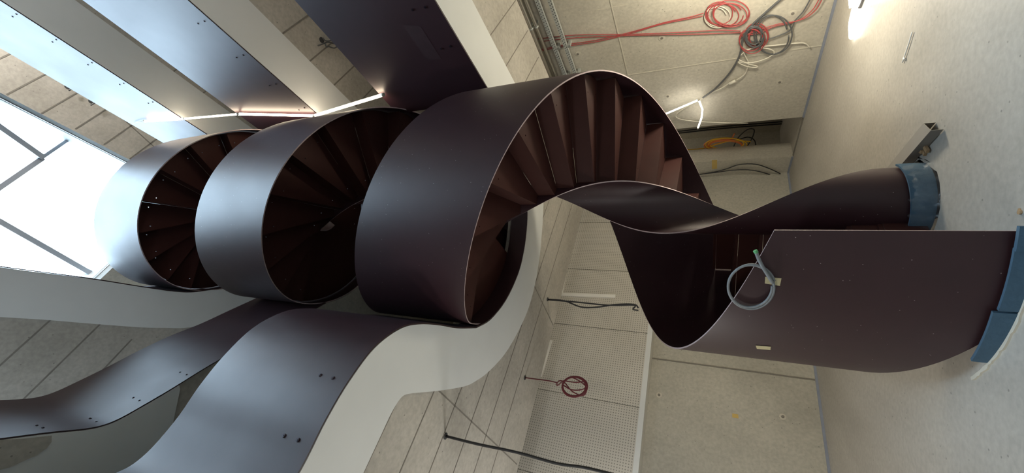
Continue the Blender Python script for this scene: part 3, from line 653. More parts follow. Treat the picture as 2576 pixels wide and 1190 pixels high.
cable('cable_coil', [[(3.49,7.344,1.196),(3.466,7.395,1.208),(3.445,7.438,1.239),(3.43,7.469,1.286),(3.423,7.484,1.347),(3.424,7.483,1.416),(3.433,7.464,1.489),(3.45,7.429,1.559),(3.473,7.381,1.62),(3.5,7.324,1.669),(3.53,7.263,1.701),(3.559,7.203,1.715),(3.585,7.148,1.711),(3.607,7.103,1.69),(3.622,7.07,1.655),(3.631,7.052,1.609),(3.633,7.049,1.556),(3.627,7.061,1.502),(3.615,7.086,1.45),(3.597,7.122,1.406),(3.576,7.166,1.372),(3.552,7.215,1.352),(3.529,7.265,1.348),(3.503,7.317,1.35),(3.481,7.363,1.369),(3.465,7.397,1.403),(3.455,7.418,1.45),(3.452,7.424,1.504),(3.457,7.413,1.562),(3.47,7.387,1.618),(3.488,7.349,1.667),(3.511,7.302,1.703),(3.536,7.25,1.725),(3.56,7.199,1.73),(3.583,7.152,1.717),(3.601,7.114,1.688),(3.614,7.088,1.645),(3.62,7.075,1.591),(3.619,7.077,1.53),(3.611,7.094,1.467),(3.596,7.124,1.406),(3.576,7.166,1.351),(3.552,7.216,1.306),(3.525,7.272,1.275),(3.498,7.329,1.259),(3.474,7.379,1.267),(3.454,7.421,1.291),(3.439,7.451,1.331),(3.431,7.468,1.383),(3.431,7.468,1.443),(3.438,7.453,1.505),(3.452,7.423,1.566),(3.473,7.381,1.619),(3.497,7.33,1.66),(3.523,7.276,1.686),(3.549,7.221,1.695),(3.573,7.172,1.687),(3.593,7.132,1.664),(3.606,7.103,1.626),(3.614,7.088,1.579),(3.614,7.086,1.526),(3.608,7.099,1.47),(3.596,7.125,1.417),(3.578,7.161,1.371),(3.557,7.206,1.334),(3.534,7.254,1.31)], [(3.497,7.261,1.123),(3.469,7.32,1.128),(3.444,7.371,1.154),(3.426,7.408,1.198),(3.416,7.43,1.257),(3.414,7.434,1.327),(3.421,7.419,1.4),(3.437,7.386,1.472),(3.459,7.34,1.535),(3.486,7.284,1.584),(3.516,7.223,1.614),(3.544,7.163,1.624),(3.571,7.108,1.613),(3.592,7.064,1.583),(3.606,7.034,1.536),(3.614,7.019,1.477),(3.613,7.021,1.41),(3.604,7.04,1.339),(3.588,7.073,1.272),(3.565,7.119,1.211),(3.539,7.175,1.163),(3.509,7.236,1.13),(3.48,7.297,1.115),(3.452,7.356,1.122),(3.428,7.405,1.148),(3.41,7.442,1.193),(3.4,7.463,1.253),(3.398,7.467,1.322),(3.405,7.452,1.395),(3.42,7.421,1.466),(3.442,7.375,1.529),(3.468,7.321,1.577),(3.497,7.262,1.608),(3.525,7.203,1.62),(3.55,7.151,1.611),(3.571,7.108,1.583),(3.585,7.078,1.539),(3.592,7.064,1.483),(3.591,7.066,1.42),(3.582,7.084,1.354),(3.567,7.116,1.29),(3.545,7.161,1.234),(3.519,7.215,1.189),(3.491,7.273,1.159),(3.463,7.333,1.147),(3.438,7.383,1.156),(3.419,7.424,1.184),(3.405,7.452,1.228),(3.399,7.466,1.285),(3.4,7.462,1.35),(3.41,7.442,1.417),(3.427,7.407,1.48),(3.449,7.361,1.535),(3.475,7.307,1.577),(3.502,7.251,1.603),(3.529,7.196,1.611),(3.552,7.147,1.602),(3.571,7.107,1.577),(3.585,7.079,1.538),(3.592,7.064,1.491),(3.592,7.063,1.438),(3.587,7.075,1.384),(3.575,7.098,1.333),(3.56,7.131,1.289),(3.541,7.17,1.256),(3.521,7.212,1.235)]], 0.0075, M['red'], 'big loose coil of red cable hung flat on the right wall', 'cable coil')
cable('cable_coil', [[(3.5,7.347,1.384),(3.477,7.395,1.39),(3.458,7.435,1.409),(3.443,7.465,1.442),(3.435,7.482,1.486),(3.434,7.484,1.536),(3.441,7.471,1.588),(3.454,7.443,1.639),(3.473,7.404,1.683),(3.495,7.357,1.716),(3.52,7.305,1.737),(3.545,7.254,1.743),(3.568,7.207,1.734),(3.587,7.167,1.711),(3.6,7.139,1.677),(3.608,7.123,1.634),(3.609,7.121,1.585),(3.604,7.132,1.535),(3.592,7.155,1.486),(3.576,7.189,1.444),(3.556,7.231,1.41),(3.533,7.278,1.388),(3.511,7.325,1.378),(3.489,7.371,1.386),(3.47,7.41,1.407),(3.456,7.438,1.44),(3.448,7.455,1.483),(3.447,7.457,1.532),(3.453,7.445,1.583),(3.465,7.421,1.632),(3.482,7.385,1.674),(3.502,7.343,1.706),(3.524,7.297,1.727),(3.546,7.251,1.733),(3.566,7.209,1.727),(3.583,7.175,1.708),(3.595,7.151,1.678),(3.601,7.138,1.641),(3.601,7.137,1.599),(3.595,7.149,1.556),(3.585,7.171,1.515),(3.569,7.203,1.479),(3.551,7.242,1.452),(3.53,7.284,1.434)]], 0.008, M['white_cable'], 'pale wire looped in with the big red coil', 'cable coil')
cable('cable_coil', [[(3.286,7.745,0.864),(3.264,7.791,0.862),(3.244,7.834,0.871),(3.227,7.869,0.89),(3.215,7.893,0.918),(3.21,7.903,0.954),(3.213,7.898,0.995),(3.223,7.877,1.038),(3.24,7.841,1.077),(3.263,7.794,1.111),(3.289,7.739,1.136),(3.317,7.681,1.149),(3.345,7.624,1.15),(3.369,7.573,1.138),(3.388,7.533,1.114),(3.401,7.507,1.08),(3.406,7.496,1.038),(3.403,7.503,0.992),(3.391,7.527,0.944),(3.372,7.567,0.9),(3.347,7.62,0.861),(3.317,7.682,0.832),(3.284,7.75,0.815),(3.251,7.818,0.815),(3.223,7.877,0.83),(3.201,7.923,0.859),(3.187,7.952,0.899),(3.182,7.961,0.947),(3.188,7.95,0.998),(3.202,7.921,1.047),(3.224,7.876,1.091),(3.251,7.819,1.126),(3.281,7.757,1.148),(3.311,7.695,1.157),(3.338,7.637,1.152),(3.361,7.59,1.133),(3.378,7.555,1.104),(3.387,7.536,1.066),(3.388,7.533,1.022),(3.382,7.547,0.977),(3.368,7.575,0.932),(3.348,7.617,0.892),(3.323,7.669,0.859),(3.296,7.726,0.835),(3.267,7.785,0.823),(3.241,7.84,0.825),(3.218,7.888,0.838),(3.2,7.924,0.862),(3.19,7.945,0.895),(3.187,7.951,0.934),(3.192,7.941,0.975),(3.204,7.916,1.014),(3.222,7.879,1.048),(3.243,7.834,1.075),(3.267,7.785,1.092),(3.29,7.737,1.098),(3.312,7.693,1.094),(3.329,7.656,1.08),(3.342,7.63,1.057),(3.348,7.616,1.028),(3.349,7.615,0.995),(3.344,7.626,0.961),(3.333,7.648,0.929),(3.318,7.679,0.9),(3.3,7.717,0.877),(3.28,7.758,0.861),(3.26,7.8,0.854),(3.241,7.839,0.852),(3.225,7.873,0.859),(3.211,7.902,0.874),(3.202,7.92,0.898),(3.199,7.927,0.927),(3.202,7.921,0.96),(3.211,7.902,0.994),(3.226,7.871,1.026),(3.245,7.83,1.053),(3.268,7.784,1.072),(3.291,7.734,1.082),(3.314,7.687,1.082),(3.335,7.645,1.071),(3.351,7.611,1.051),(3.362,7.589,1.022),(3.366,7.58,0.988),(3.364,7.585,0.95),(3.355,7.603,0.911),(3.34,7.634,0.874),(3.32,7.676,0.843),(3.296,7.725,0.819)], [(3.254,7.744,0.901),(3.224,7.805,0.9),(3.198,7.859,0.913),(3.177,7.903,0.939),(3.163,7.932,0.975),(3.157,7.945,1.02),(3.16,7.938,1.069),(3.172,7.914,1.117),(3.191,7.875,1.161),(3.215,7.823,1.197),(3.244,7.765,1.221),(3.273,7.705,1.232),(3.3,7.648,1.228),(3.323,7.599,1.211),(3.341,7.563,1.182),(3.351,7.542,1.142),(3.353,7.538,1.096),(3.347,7.551,1.047),(3.332,7.58,0.997),(3.311,7.625,0.952),(3.284,7.681,0.914),(3.253,7.745,0.886),(3.22,7.813,0.871),(3.191,7.875,0.873),(3.165,7.929,0.889),(3.145,7.97,0.919),(3.133,7.995,0.959),(3.13,8.001,1.007),(3.136,7.989,1.059),(3.151,7.958,1.109),(3.173,7.911,1.154),(3.201,7.854,1.19),(3.231,7.791,1.213),(3.262,7.727,1.223),(3.29,7.667,1.219),(3.315,7.617,1.202),(3.333,7.58,1.173),(3.344,7.557,1.135),(3.347,7.551,1.092),(3.342,7.561,1.046),(3.329,7.586,1.001),(3.311,7.625,0.96),(3.287,7.674,0.927),(3.261,7.729,0.904)]], 0.0075, M['red'], 'small tight coil of red cable in the tangled bundle', 'cable coil')
cable('cable_coil', [[(3.253,7.722,0.899),(3.229,7.773,0.9),(3.208,7.816,0.912),(3.192,7.849,0.933),(3.183,7.868,0.963),(3.181,7.871,0.998),(3.187,7.859,1.035),(3.2,7.832,1.071),(3.219,7.793,1.103),(3.242,7.746,1.128),(3.267,7.693,1.145),(3.292,7.64,1.152),(3.316,7.592,1.149),(3.336,7.55,1.137),(3.351,7.519,1.116),(3.36,7.499,1.09),(3.363,7.493,1.059),(3.36,7.499,1.027),(3.351,7.518,0.996),(3.338,7.546,0.968),(3.321,7.582,0.946),(3.301,7.622,0.93),(3.281,7.663,0.923),(3.259,7.709,0.921),(3.24,7.75,0.928),(3.223,7.784,0.943),(3.212,7.807,0.965),(3.207,7.818,0.993),(3.208,7.815,1.024),(3.216,7.799,1.055),(3.229,7.771,1.083),(3.247,7.735,1.107),(3.267,7.692,1.123),(3.289,7.648,1.131),(3.309,7.605,1.129),(3.327,7.568,1.117),(3.341,7.54,1.098),(3.349,7.523,1.071),(3.351,7.519,1.04),(3.346,7.528,1.005),(3.336,7.55,0.971),(3.319,7.584,0.938),(3.298,7.628,0.911),(3.274,7.678,0.89),(3.248,7.732,0.878),(3.226,7.779,0.879),(3.206,7.82,0.89),(3.19,7.853,0.91),(3.181,7.873,0.938),(3.178,7.878,0.972),(3.182,7.869,1.009),(3.194,7.845,1.045),(3.212,7.808,1.079),(3.234,7.762,1.106),(3.259,7.71,1.125),(3.284,7.657,1.134),(3.309,7.607,1.134),(3.33,7.563,1.123),(3.346,7.529,1.104),(3.356,7.508,1.078),(3.36,7.5,1.047),(3.357,7.505,1.013),(3.348,7.524,0.98),(3.334,7.555,0.95),(3.314,7.595,0.925),(3.292,7.641,0.907)]], 0.011, M['grey_cable'], 'small grey coil inside the small red coil', 'cable coil')
cable('cable_coil', [[(3.247,7.803,0.534),(3.205,7.891,0.528),(3.166,7.971,0.541),(3.135,8.036,0.572),(3.115,8.078,0.621),(3.108,8.093,0.681),(3.114,8.08,0.75),(3.134,8.039,0.819),(3.166,7.972,0.884),(3.207,7.888,0.937),(3.253,7.792,0.975),(3.3,7.694,0.993),(3.344,7.601,0.992),(3.383,7.522,0.971),(3.412,7.461,0.933),(3.43,7.424,0.881),(3.436,7.411,0.819),(3.43,7.425,0.751),(3.411,7.463,0.682),(3.382,7.523,0.617),(3.344,7.602,0.561),(3.3,7.695,0.518),(3.252,7.793,0.491),(3.205,7.89,0.489),(3.164,7.977,0.508),(3.131,8.046,0.548),(3.109,8.09,0.605),(3.102,8.105,0.675),(3.11,8.088,0.752),(3.132,8.042,0.83),(3.167,7.971,0.902),(3.21,7.88,0.961),(3.259,7.779,1.003),(3.308,7.677,1.024),(3.353,7.583,1.025),(3.392,7.502,1.005),(3.421,7.442,0.969),(3.439,7.405,0.918),(3.444,7.395,0.858),(3.437,7.41,0.792),(3.417,7.45,0.727),(3.388,7.511,0.666),(3.35,7.591,0.615),(3.306,7.682,0.578)]], 0.010, M['grey_cable'], 'wide open grey cable loop beside the tangled bundle', 'cable coil')
cable('grey_cable', [[(3.556,7.161,0.707),(3.478,7.324,0.879),(3.404,7.479,1.039),(3.343,7.605,1.133),(3.28,7.735,1.181),(3.183,7.938,1.191),(3.084,8.143,1.245),(2.968,8.384,1.364),(2.84,8.649,1.567),(2.749,8.839,1.787)]], 0.017, M['grey_cable'], 'thick dark grey cable bent through the tangled bundle down to the light tubes', 'cable')
cable('grey_cable', [[(3.32,7.699,1.194),(3.251,7.842,0.991),(3.258,7.827,0.797),(3.297,7.746,0.538),(3.373,7.588,0.485),(3.431,7.469,0.404),(3.523,7.276,0.341)]], 0.010, M['grey_cable'], 'thin grey cable leaving the tangled bundle up along the wall', 'cable')
for i, dx in enumerate((0, 6)):
    p = [[(3.329,7.68,1.218),(3.324,7.691,0.976),(3.357,7.621,0.74),(3.36,7.616,0.532),(3.384,7.565,0.387),(3.435,7.46,0.283),(3.511,7.302,0.232)], [(3.314,7.687,1.195),(3.35,7.614,0.902),(3.365,7.581,0.692),(3.362,7.589,0.485),(3.377,7.556,0.349),(3.425,7.458,0.244),(3.501,7.3,0.195)]][i]
    cable('red_cable', [p], 0.0075, M['red'], ['red cable curving from the tangled bundle along the floor edge, inner of two', 'red cable curving from the tangled bundle along the floor edge, outer of two'][i], 'cable')
cable('white_cable', [[(3.189,7.97,1.154),(3.205,7.937,0.954),(3.195,7.957,0.754),(3.187,7.974,0.505),(3.176,7.998,0.324),(3.155,8.041,0.253),(3.123,8.109,0.204)]], 0.011, M['white_cable'], 'white cable end sticking out of the tangled bundle', 'cable')
cable('white_cable', [[(3.196,7.932,1.168),(3.129,8.072,1.117),(3.063,8.209,1.06),(3.01,8.32,1.07),(2.949,8.446,1.11),(2.899,8.55,1.243)], [(2.886,8.599,1.337),(2.841,8.694,1.466),(2.794,8.79,1.668),(2.738,8.907,1.844)], [(3.104,8.101,1.217),(3.052,8.208,1.078),(3.01,8.297,0.915),(3.004,8.308,0.98),(3.042,8.229,1.137),(3.086,8.139,1.227),(3.139,8.028,1.197),(3.189,7.924,1.041),(3.166,7.972,0.808),(3.119,8.07,0.696),(3.077,8.157,0.788),(3.055,8.202,0.989),(3.081,8.149,1.214)]], 0.009, M['white_cable'], 'white lamp lead looping below the tangled bundle to a small connector', 'cable')
mb = MB(); q = [(2.878,8.616,1.343),(2.903,8.565,1.235)]; mb.tube(q, 0.03, 6, smooth_path=False); mb.build('connector', M['white_cable'], bpy.data.objects['white_cable.001'])
cable('white_cable', [[(2.736,8.936,1.874),(2.67,9.072,2.105),(2.596,9.226,2.288),(2.542,9.338,2.28),(2.495,9.436,2.083),(2.446,9.537,1.705),(2.409,9.615,1.333),(2.377,9.681,0.956)]], 0.008, M['white_cable'], 'thin white cable looping under the two short light tubes', 'cable')

# cable shaft behind the right wall
for i in range(6):
    q = PR(8.2 - 0.03 * (i % 2), 10.1 - 0.12 * i)
    mb = MB(); mb.tube([(*q, 0.0), (q[0] + 0.02, q[1], 1.4), (q[0], q[1] + 0.02, 2.8), (*q, 5.0)], 0.017, 8); prop(mb.build('black_cable', M['black']), '%s of six black riser cables in the shaft, counted from the pier' % ['first', 'second', 'third', 'fourth', 'fifth', 'last'][i], 'cable', 'black riser cables in the shaft')
for nm, mat, pix, lab in (('orange_cable', 'orange', [[(2.321,11.272,1.756),(2.353,11.207,1.735),(2.377,11.156,1.669),(2.392,11.125,1.569),(2.396,11.118,1.445),(2.387,11.136,1.313),(2.368,11.176,1.187),(2.34,11.234,1.082),(2.306,11.305,1.009),(2.27,11.379,0.977),(2.236,11.45,0.989),(2.208,11.508,1.045),(2.189,11.548,1.138),(2.181,11.564,1.257),(2.185,11.555,1.388),(2.202,11.521,1.513),(2.227,11.468,1.617),(2.259,11.402,1.687),(2.292,11.333,1.713),(2.324,11.266,1.695),(2.35,11.212,1.634),(2.367,11.178,1.538),(2.372,11.166,1.419),(2.366,11.179,1.291),(2.349,11.214,1.169),(2.324,11.267,1.065),(2.292,11.333,0.993),(2.258,11.403,0.961),(2.226,11.469,0.972),(2.2,11.525,1.027),(2.182,11.561,1.12),(2.176,11.574,1.239),(2.182,11.561,1.372),(2.2,11.524,1.499),(2.228,11.467,1.607),(2.262,11.396,1.679),(2.297,11.322,1.708),(2.331,11.251,1.694),(2.359,11.194,1.637),(2.377,11.156,1.543),(2.384,11.143,1.425),(2.378,11.154,1.297),(2.362,11.188,1.175),(2.336,11.241,1.072),(2.305,11.307,1.0),(2.271,11.377,0.97),(2.238,11.445,0.985),(2.211,11.501,1.046),(2.194,11.537,1.147),(2.188,11.549,1.277),(2.195,11.534,1.42),(2.215,11.494,1.56),(2.245,11.431,1.678),(2.281,11.355,1.759),(2.32,11.275,1.794),(2.354,11.205,1.771),(2.38,11.149,1.701),(2.397,11.115,1.594),(2.401,11.106,1.462),(2.393,11.123,1.321),(2.374,11.164,1.186),(2.345,11.223,1.072),(2.31,11.296,0.992),(2.273,11.374,0.955),(2.237,11.447,0.965),(2.208,11.508,1.021),(2.188,11.55,1.117),(2.18,11.566,1.243),(2.185,11.555,1.381),(2.203,11.517,1.515),(2.232,11.458,1.626),(2.267,11.386,1.7),(2.304,11.309,1.727),(2.338,11.238,1.705),(2.365,11.182,1.637),(2.381,11.149,1.535),(2.385,11.14,1.411),(2.377,11.156,1.281),(2.359,11.194,1.159),(2.333,11.249,1.061),(2.301,11.315,0.995),(2.268,11.383,0.969),(2.237,11.446,0.987),(2.213,11.497,1.045),(2.198,11.529,1.137),(2.193,11.538,1.252),(2.2,11.524,1.374),(2.217,11.488,1.49),(2.242,11.436,1.583),(2.272,11.374,1.644),(2.303,11.31,1.666),(2.332,11.249,1.653),(2.357,11.198,1.602),(2.373,11.164,1.518),(2.38,11.151,1.411),(2.376,11.159,1.294),(2.362,11.189,1.18),(2.339,11.235,1.083),(2.311,11.294,1.013),(2.28,11.358,0.979),(2.25,11.42,0.987),(2.226,11.471,1.037),(2.209,11.506,1.124),(2.203,11.518,1.238),(2.209,11.505,1.367),(2.227,11.467,1.494),(2.255,11.409,1.602),(2.29,11.338,1.677),(2.327,11.261,1.708),(2.358,11.196,1.689),(2.382,11.146,1.625),(2.397,11.116,1.528),(2.4,11.109,1.409),(2.391,11.127,1.282),(2.372,11.166,1.164),(2.345,11.223,1.066),(2.313,11.29,1.0),(2.279,11.36,0.974),(2.247,11.426,0.989),(2.222,11.479,1.046),(2.204,11.515,1.137),(2.198,11.528,1.251),(2.203,11.518,1.374),(2.219,11.485,1.492),(2.243,11.435,1.588),(2.272,11.375,1.652)], [(2.284,11.512,2.275),(2.277,11.526,1.902),(2.332,11.412,1.629),(2.403,11.263,1.24),(2.501,11.061,1.14)]], 'coil of orange cable bulging out of the cable shaft'),
                          ('yellow_cable', 'yellow', [[(2.312,11.221,1.695),(2.349,11.146,1.679),(2.378,11.086,1.615),(2.396,11.048,1.511),(2.402,11.035,1.38),(2.395,11.049,1.239),(2.376,11.089,1.103),(2.347,11.149,0.988),(2.312,11.223,0.908),(2.274,11.302,0.872),(2.237,11.378,0.886),(2.207,11.442,0.95),(2.186,11.484,1.058),(2.179,11.5,1.198),(2.185,11.485,1.354),(2.206,11.443,1.506),(2.238,11.376,1.634),(2.277,11.295,1.722),(2.319,11.208,1.759),(2.357,11.128,1.734),(2.387,11.066,1.659),(2.406,11.028,1.547),(2.411,11.017,1.412),(2.403,11.033,1.27),(2.384,11.073,1.138),(2.356,11.131,1.031),(2.323,11.2,0.96),(2.288,11.272,0.933),(2.256,11.338,0.952),(2.231,11.39,1.016),(2.216,11.422,1.116),(2.212,11.43,1.239),(2.221,11.412,1.372),(2.241,11.371,1.496),(2.269,11.312,1.596),(2.302,11.243,1.661)], [(2.271,11.377,2.314),(2.266,11.387,1.853),(2.317,11.281,1.541),(2.363,11.185,1.2),(2.325,11.264,0.797)]], 'yellow cable lying round the orange coil in the shaft')):
    cable(nm, pix, 0.014, M[mat], lab, 'cable coil')
cable('black_cable', [[(2.435,12.235,1.106),(2.593,11.907,1.015),(2.709,11.666,0.839),(2.699,11.687,0.694),(2.573,11.949,0.706),(2.417,12.273,0.795)], [(2.534,12.03,1.08),(2.58,11.933,0.82),(2.522,12.054,0.662),(2.405,12.298,0.597)]], 0.013, M['black'], 'loose black cable loops standing behind the orange coil', 'cable')
for i, p in enumerate([[(1.596,11.28,1.933),(1.64,11.189,1.534),(1.687,11.092,1.28),(1.746,10.969,1.038),(1.737,10.987,0.715),(1.648,11.173,0.421),(1.545,11.386,0.175)], [(1.607,11.281,1.933),(1.628,11.238,1.533),(1.655,11.181,1.15),(1.638,11.216,0.776),(1.559,11.381,0.438),(1.484,11.536,0.219),(1.47,11.565,0.049)], [(1.465,11.599,1.875),(1.439,11.652,1.172),(1.476,11.575,0.917),(1.471,11.587,0.58),(1.466,11.598,0.06)]]):
    cable('black_cable', [p], 0.012, M['black'], ['black cable bowing furthest out on the pier beside the shaft', 'black cable bowing gently on the pier beside the shaft', 'black cable running straight in the far wall corner'][i], 'cable')

# leads hanging from the lowest soffit
def plug(parent, p): mb = MB(); disc(mb, p, (0, 0, -1), 0.035, 0.01); mb.build('soffit_hole', M['slot'], parent)
o = cable('hanging_cable', [[(-2.193,3.761,4.2),(-2.189,3.763,3.798),(-2.172,3.773,3.341),(-2.176,3.771,2.917),(-2.153,3.784,2.648),(-2.149,3.787,2.318)]], 0.014, M['black'], 'single thick black cable hanging from the concrete near the photograph edge', 'cable'); plug(o, [(-2.193,3.761,4.2)][0])
o = cable('hanging_cable', [[(-1.102,6.843,4.2),(-1.104,6.843,3.884),(-1.181,6.83,3.596),(-1.165,6.833,3.323),(-1.093,6.844,2.997),(-1.07,6.848,2.713),(-1.12,6.84,2.643)], [(-1.108,6.842,4.199),(-1.108,6.842,3.67),(-1.116,6.841,3.127),(-1.082,6.846,2.713),(-1.146,6.836,2.729),(-1.157,6.834,2.642)]], 0.013, M['black'], 'pair of thin black leads hanging knotted in front of the perforated panels', 'cable'); plug(o, [(-1.102,6.843,4.2)][0])
o = cable('hanging_coil', [[(-2.199,5.896,4.2),(-2.192,5.898,4.0),(-2.185,5.9,3.806),(-2.191,5.898,3.665)], [(-2.169,5.907,3.222),(-2.208,5.892,3.225),(-2.245,5.878,3.243),(-2.279,5.866,3.274),(-2.305,5.856,3.315),(-2.323,5.849,3.363),(-2.331,5.846,3.414),(-2.327,5.848,3.465),(-2.314,5.853,3.51),(-2.291,5.861,3.547),(-2.26,5.873,3.572),(-2.224,5.886,3.583),(-2.186,5.9,3.58),(-2.149,5.914,3.561),(-2.117,5.926,3.53),(-2.091,5.936,3.489),(-2.074,5.942,3.44),(-2.068,5.944,3.39),(-2.071,5.943,3.34),(-2.085,5.938,3.297),(-2.108,5.929,3.262),(-2.137,5.919,3.238),(-2.17,5.906,3.227),(-2.206,5.893,3.23),(-2.24,5.88,3.246),(-2.271,5.868,3.273),(-2.297,5.859,3.311),(-2.314,5.853,3.356),(-2.322,5.849,3.405),(-2.32,5.85,3.453),(-2.308,5.855,3.497),(-2.287,5.863,3.534),(-2.258,5.873,3.559),(-2.224,5.886,3.572),(-2.188,5.9,3.57),(-2.152,5.913,3.554),(-2.12,5.925,3.525),(-2.094,5.935,3.485),(-2.077,5.941,3.438),(-2.069,5.944,3.388),(-2.073,5.943,3.339),(-2.086,5.937,3.294),(-2.109,5.929,3.258),(-2.139,5.918,3.234),(-2.173,5.905,3.222),(-2.21,5.891,3.225),(-2.246,5.878,3.242),(-2.279,5.866,3.27),(-2.305,5.856,3.309),(-2.323,5.849,3.355),(-2.331,5.846,3.405),(-2.329,5.847,3.454),(-2.317,5.851,3.498),(-2.295,5.859,3.535),(-2.266,5.87,3.56),(-2.232,5.883,3.572),(-2.196,5.897,3.569),(-2.16,5.91,3.552),(-2.128,5.922,3.522),(-2.103,5.931,3.482),(-2.086,5.937,3.434),(-2.08,5.94,3.384),(-2.083,5.939,3.335),(-2.097,5.933,3.291),(-2.12,5.925,3.255),(-2.15,5.914,3.231),(-2.185,5.901,3.22),(-2.221,5.887,3.223),(-2.256,5.874,3.24),(-2.287,5.862,3.269),(-2.313,5.853,3.308),(-2.331,5.846,3.355),(-2.339,5.843,3.405),(-2.337,5.844,3.455),(-2.324,5.849,3.501),(-2.303,5.857,3.538),(-2.273,5.868,3.565),(-2.238,5.881,3.579),(-2.201,5.895,3.577),(-2.164,5.908,3.562),(-2.131,5.921,3.533),(-2.105,5.931,3.493),(-2.087,5.937,3.445),(-2.079,5.94,3.395),(-2.083,5.939,3.345),(-2.096,5.934,3.301),(-2.119,5.925,3.265),(-2.149,5.914,3.24),(-2.184,5.901,3.229),(-2.221,5.887,3.231),(-2.257,5.874,3.247),(-2.289,5.862,3.275),(-2.315,5.852,3.314),(-2.333,5.845,3.361),(-2.341,5.842,3.411),(-2.338,5.844,3.462),(-2.325,5.848,3.508),(-2.302,5.857,3.545),(-2.271,5.869,3.572),(-2.234,5.882,3.584),(-2.194,5.897,3.581),(-2.155,5.912,3.563),(-2.12,5.925,3.531),(-2.092,5.935,3.488),(-2.073,5.942,3.437),(-2.065,5.946,3.383),(-2.067,5.944,3.329),(-2.081,5.939,3.281),(-2.104,5.931,3.242),(-2.135,5.919,3.215),(-2.171,5.906,3.202),(-2.21,5.891,3.206),(-2.248,5.877,3.225),(-2.281,5.865,3.256),(-2.308,5.855,3.298),(-2.326,5.848,3.347),(-2.334,5.845,3.399),(-2.331,5.846,3.451),(-2.318,5.851,3.498),(-2.295,5.86,3.537),(-2.264,5.871,3.563),(-2.228,5.885,3.576),(-2.19,5.899,3.573),(-2.152,5.913,3.556),(-2.119,5.925,3.526),(-2.093,5.935,3.484),(-2.076,5.941,3.436),(-2.069,5.944,3.385),(-2.073,5.943,3.336),(-2.087,5.937,3.292),(-2.11,5.929,3.256),(-2.14,5.917,3.233)], [(-2.204,5.894,3.675),(-2.16,5.91,3.631),(-2.17,5.906,3.555),(-2.27,5.869,3.419),(-2.295,5.86,3.248),(-2.173,5.905,3.227),(-2.09,5.936,3.442),(-2.151,5.913,3.57),(-2.228,5.885,3.659),(-2.192,5.898,3.671)], [(-2.206,5.893,3.581),(-2.25,5.876,3.421),(-2.207,5.892,3.246),(-2.111,5.928,3.228),(-2.143,5.916,3.374),(-2.151,5.913,3.57)]], 0.009, M['dark_red'], 'dark red wire coiled into a ball hanging before the perforated panels', 'cable coil'); plug(o, [(-2.199,5.896,4.2)][0])

# white edge strips on the perforated bulkhead
def strip_on(pts, wid, label):
    mb = MB()
    for p, q in zip(pts[:-1], pts[1:]):
        p = Vector(p); q = Vector(q); n = d3(nl); s = (q - p).cross(n).normalized() * wid
        mb.box(p - s / 2, q - p, s, n * 0.02)
    prop(mb.build('edge_strip', M['stick']), label, 'strip')
strip_on([(-1.24,8.499,4.501),(-1.201,8.53,3.36)], 0.075, 'white plastic edge strip lying level on the perforated panels, above the black leads')
strip_on([(-0.71,8.924,4.523),(-1.24,8.499,4.501)], 0.03, 'thin white edge strip under the concrete, nearest the stair')
strip_on([(-2.076,7.826,4.485),(-2.674,7.345,4.524)], 0.07, 'broad white edge strip under the concrete, above the red wire ball')

# concealed-box openings in the soffits
for (p, z, par) in (([(2.933,3.606,13.43),(2.742,3.966,13.43)], 13.43, CEIL_ROOF), ([(3.106,4.606,7.26)], 7.26, CEIL[1])):
    for c in p: mb = MB(); disc(mb, (c[0], c[1], z + 0.0), (0, 0, -1), 0.05 if z > 9 else 0.045, 0.006); mb.build('box_opening', M['slot'], par)
cable('grey_cable', [[(3.12,4.579,7.2),(3.096,4.624,7.2),(3.115,4.685,7.2),(3.162,4.761,7.2)], [(2.968,4.509,7.22),(3.053,4.619,7.22),(3.107,4.702,7.22),(3.128,4.811,7.22)], [(3.045,4.625,7.2),(3.004,4.648,7.2),(3.029,4.694,7.2),(3.046,4.795,7.2),(3.112,4.873,7.2)]], 0.011, M['grey_cable'], 'grey cable stub sprouting from a round box hole in the concrete', 'cable')
for c, lab in (([(2.839,3.599,13.35),(2.896,3.651,13.35)], 'short wire end by the roof box hole further from the stair'), ([(2.637,3.928,13.35),(2.725,4.002,13.35)], 'short wire end by the roof box hole nearer the stair')):
    cable('wire_end', [c], 0.014, M['grey_cable'], lab, 'wire')

# ---------------------------------------------------------------- lights
def tube_light(pts, r, mat, label, lead=None):
    t = thing('light_tube', pts[0], label, 'light')
    mb = MB(); mb.tube(pts, r, 10, smooth_path=False); mb.build('tube', mat, t)
    for a, b in ((0, 1), (-1, -2)):
        p = Vector(pts[a]); d = (Vector(pts[b]) - p).normalized(); mb = MB(); mb.tube([p - d * 0.03, p + d * 0.004], r + 0.004, 10, smooth_path=False); mb.build('end_cap', M['white_cable'], t)
    if lead: mb = MB(); mb.tube(lead, 0.006, 6); mb.build('lead', M['white_cable'], t)
VA = [(1.93,4.338,5.712),(1.861,4.481,7.246)]; VB = [(1.861,4.481,7.246),(1.99,4.213,8.749)]; VC = [(1.99,4.213,8.749),(2.042,4.105,10.171)]; VD = [(2.042,4.105,10.171),(2.093,3.998,11.28)]
tube_light(VA, 0.021, M['tube'], 'lowest glowing light tube in the chain, rising from the lowest gallery rail')
tube_light(VB, 0.019, M['tube'], 'glowing light tube in front of the middle gallery balustrade')
tube_light(VC, 0.015, M['tube'], 'thin glowing light tube crossing the upper white band')
tube_light(VD, 0.019, M['tube'], 'topmost glowing light tube on the uppermost balustrade', [(2.105,4.02,11.333),(2.113,4.003,11.516),(2.107,4.015,11.79)])
tube_light([(2.53,8.901,2.483),(2.654,8.644,1.865)], 0.015, M['tube_floor'], 'short bright tube half hidden behind the stair edge')
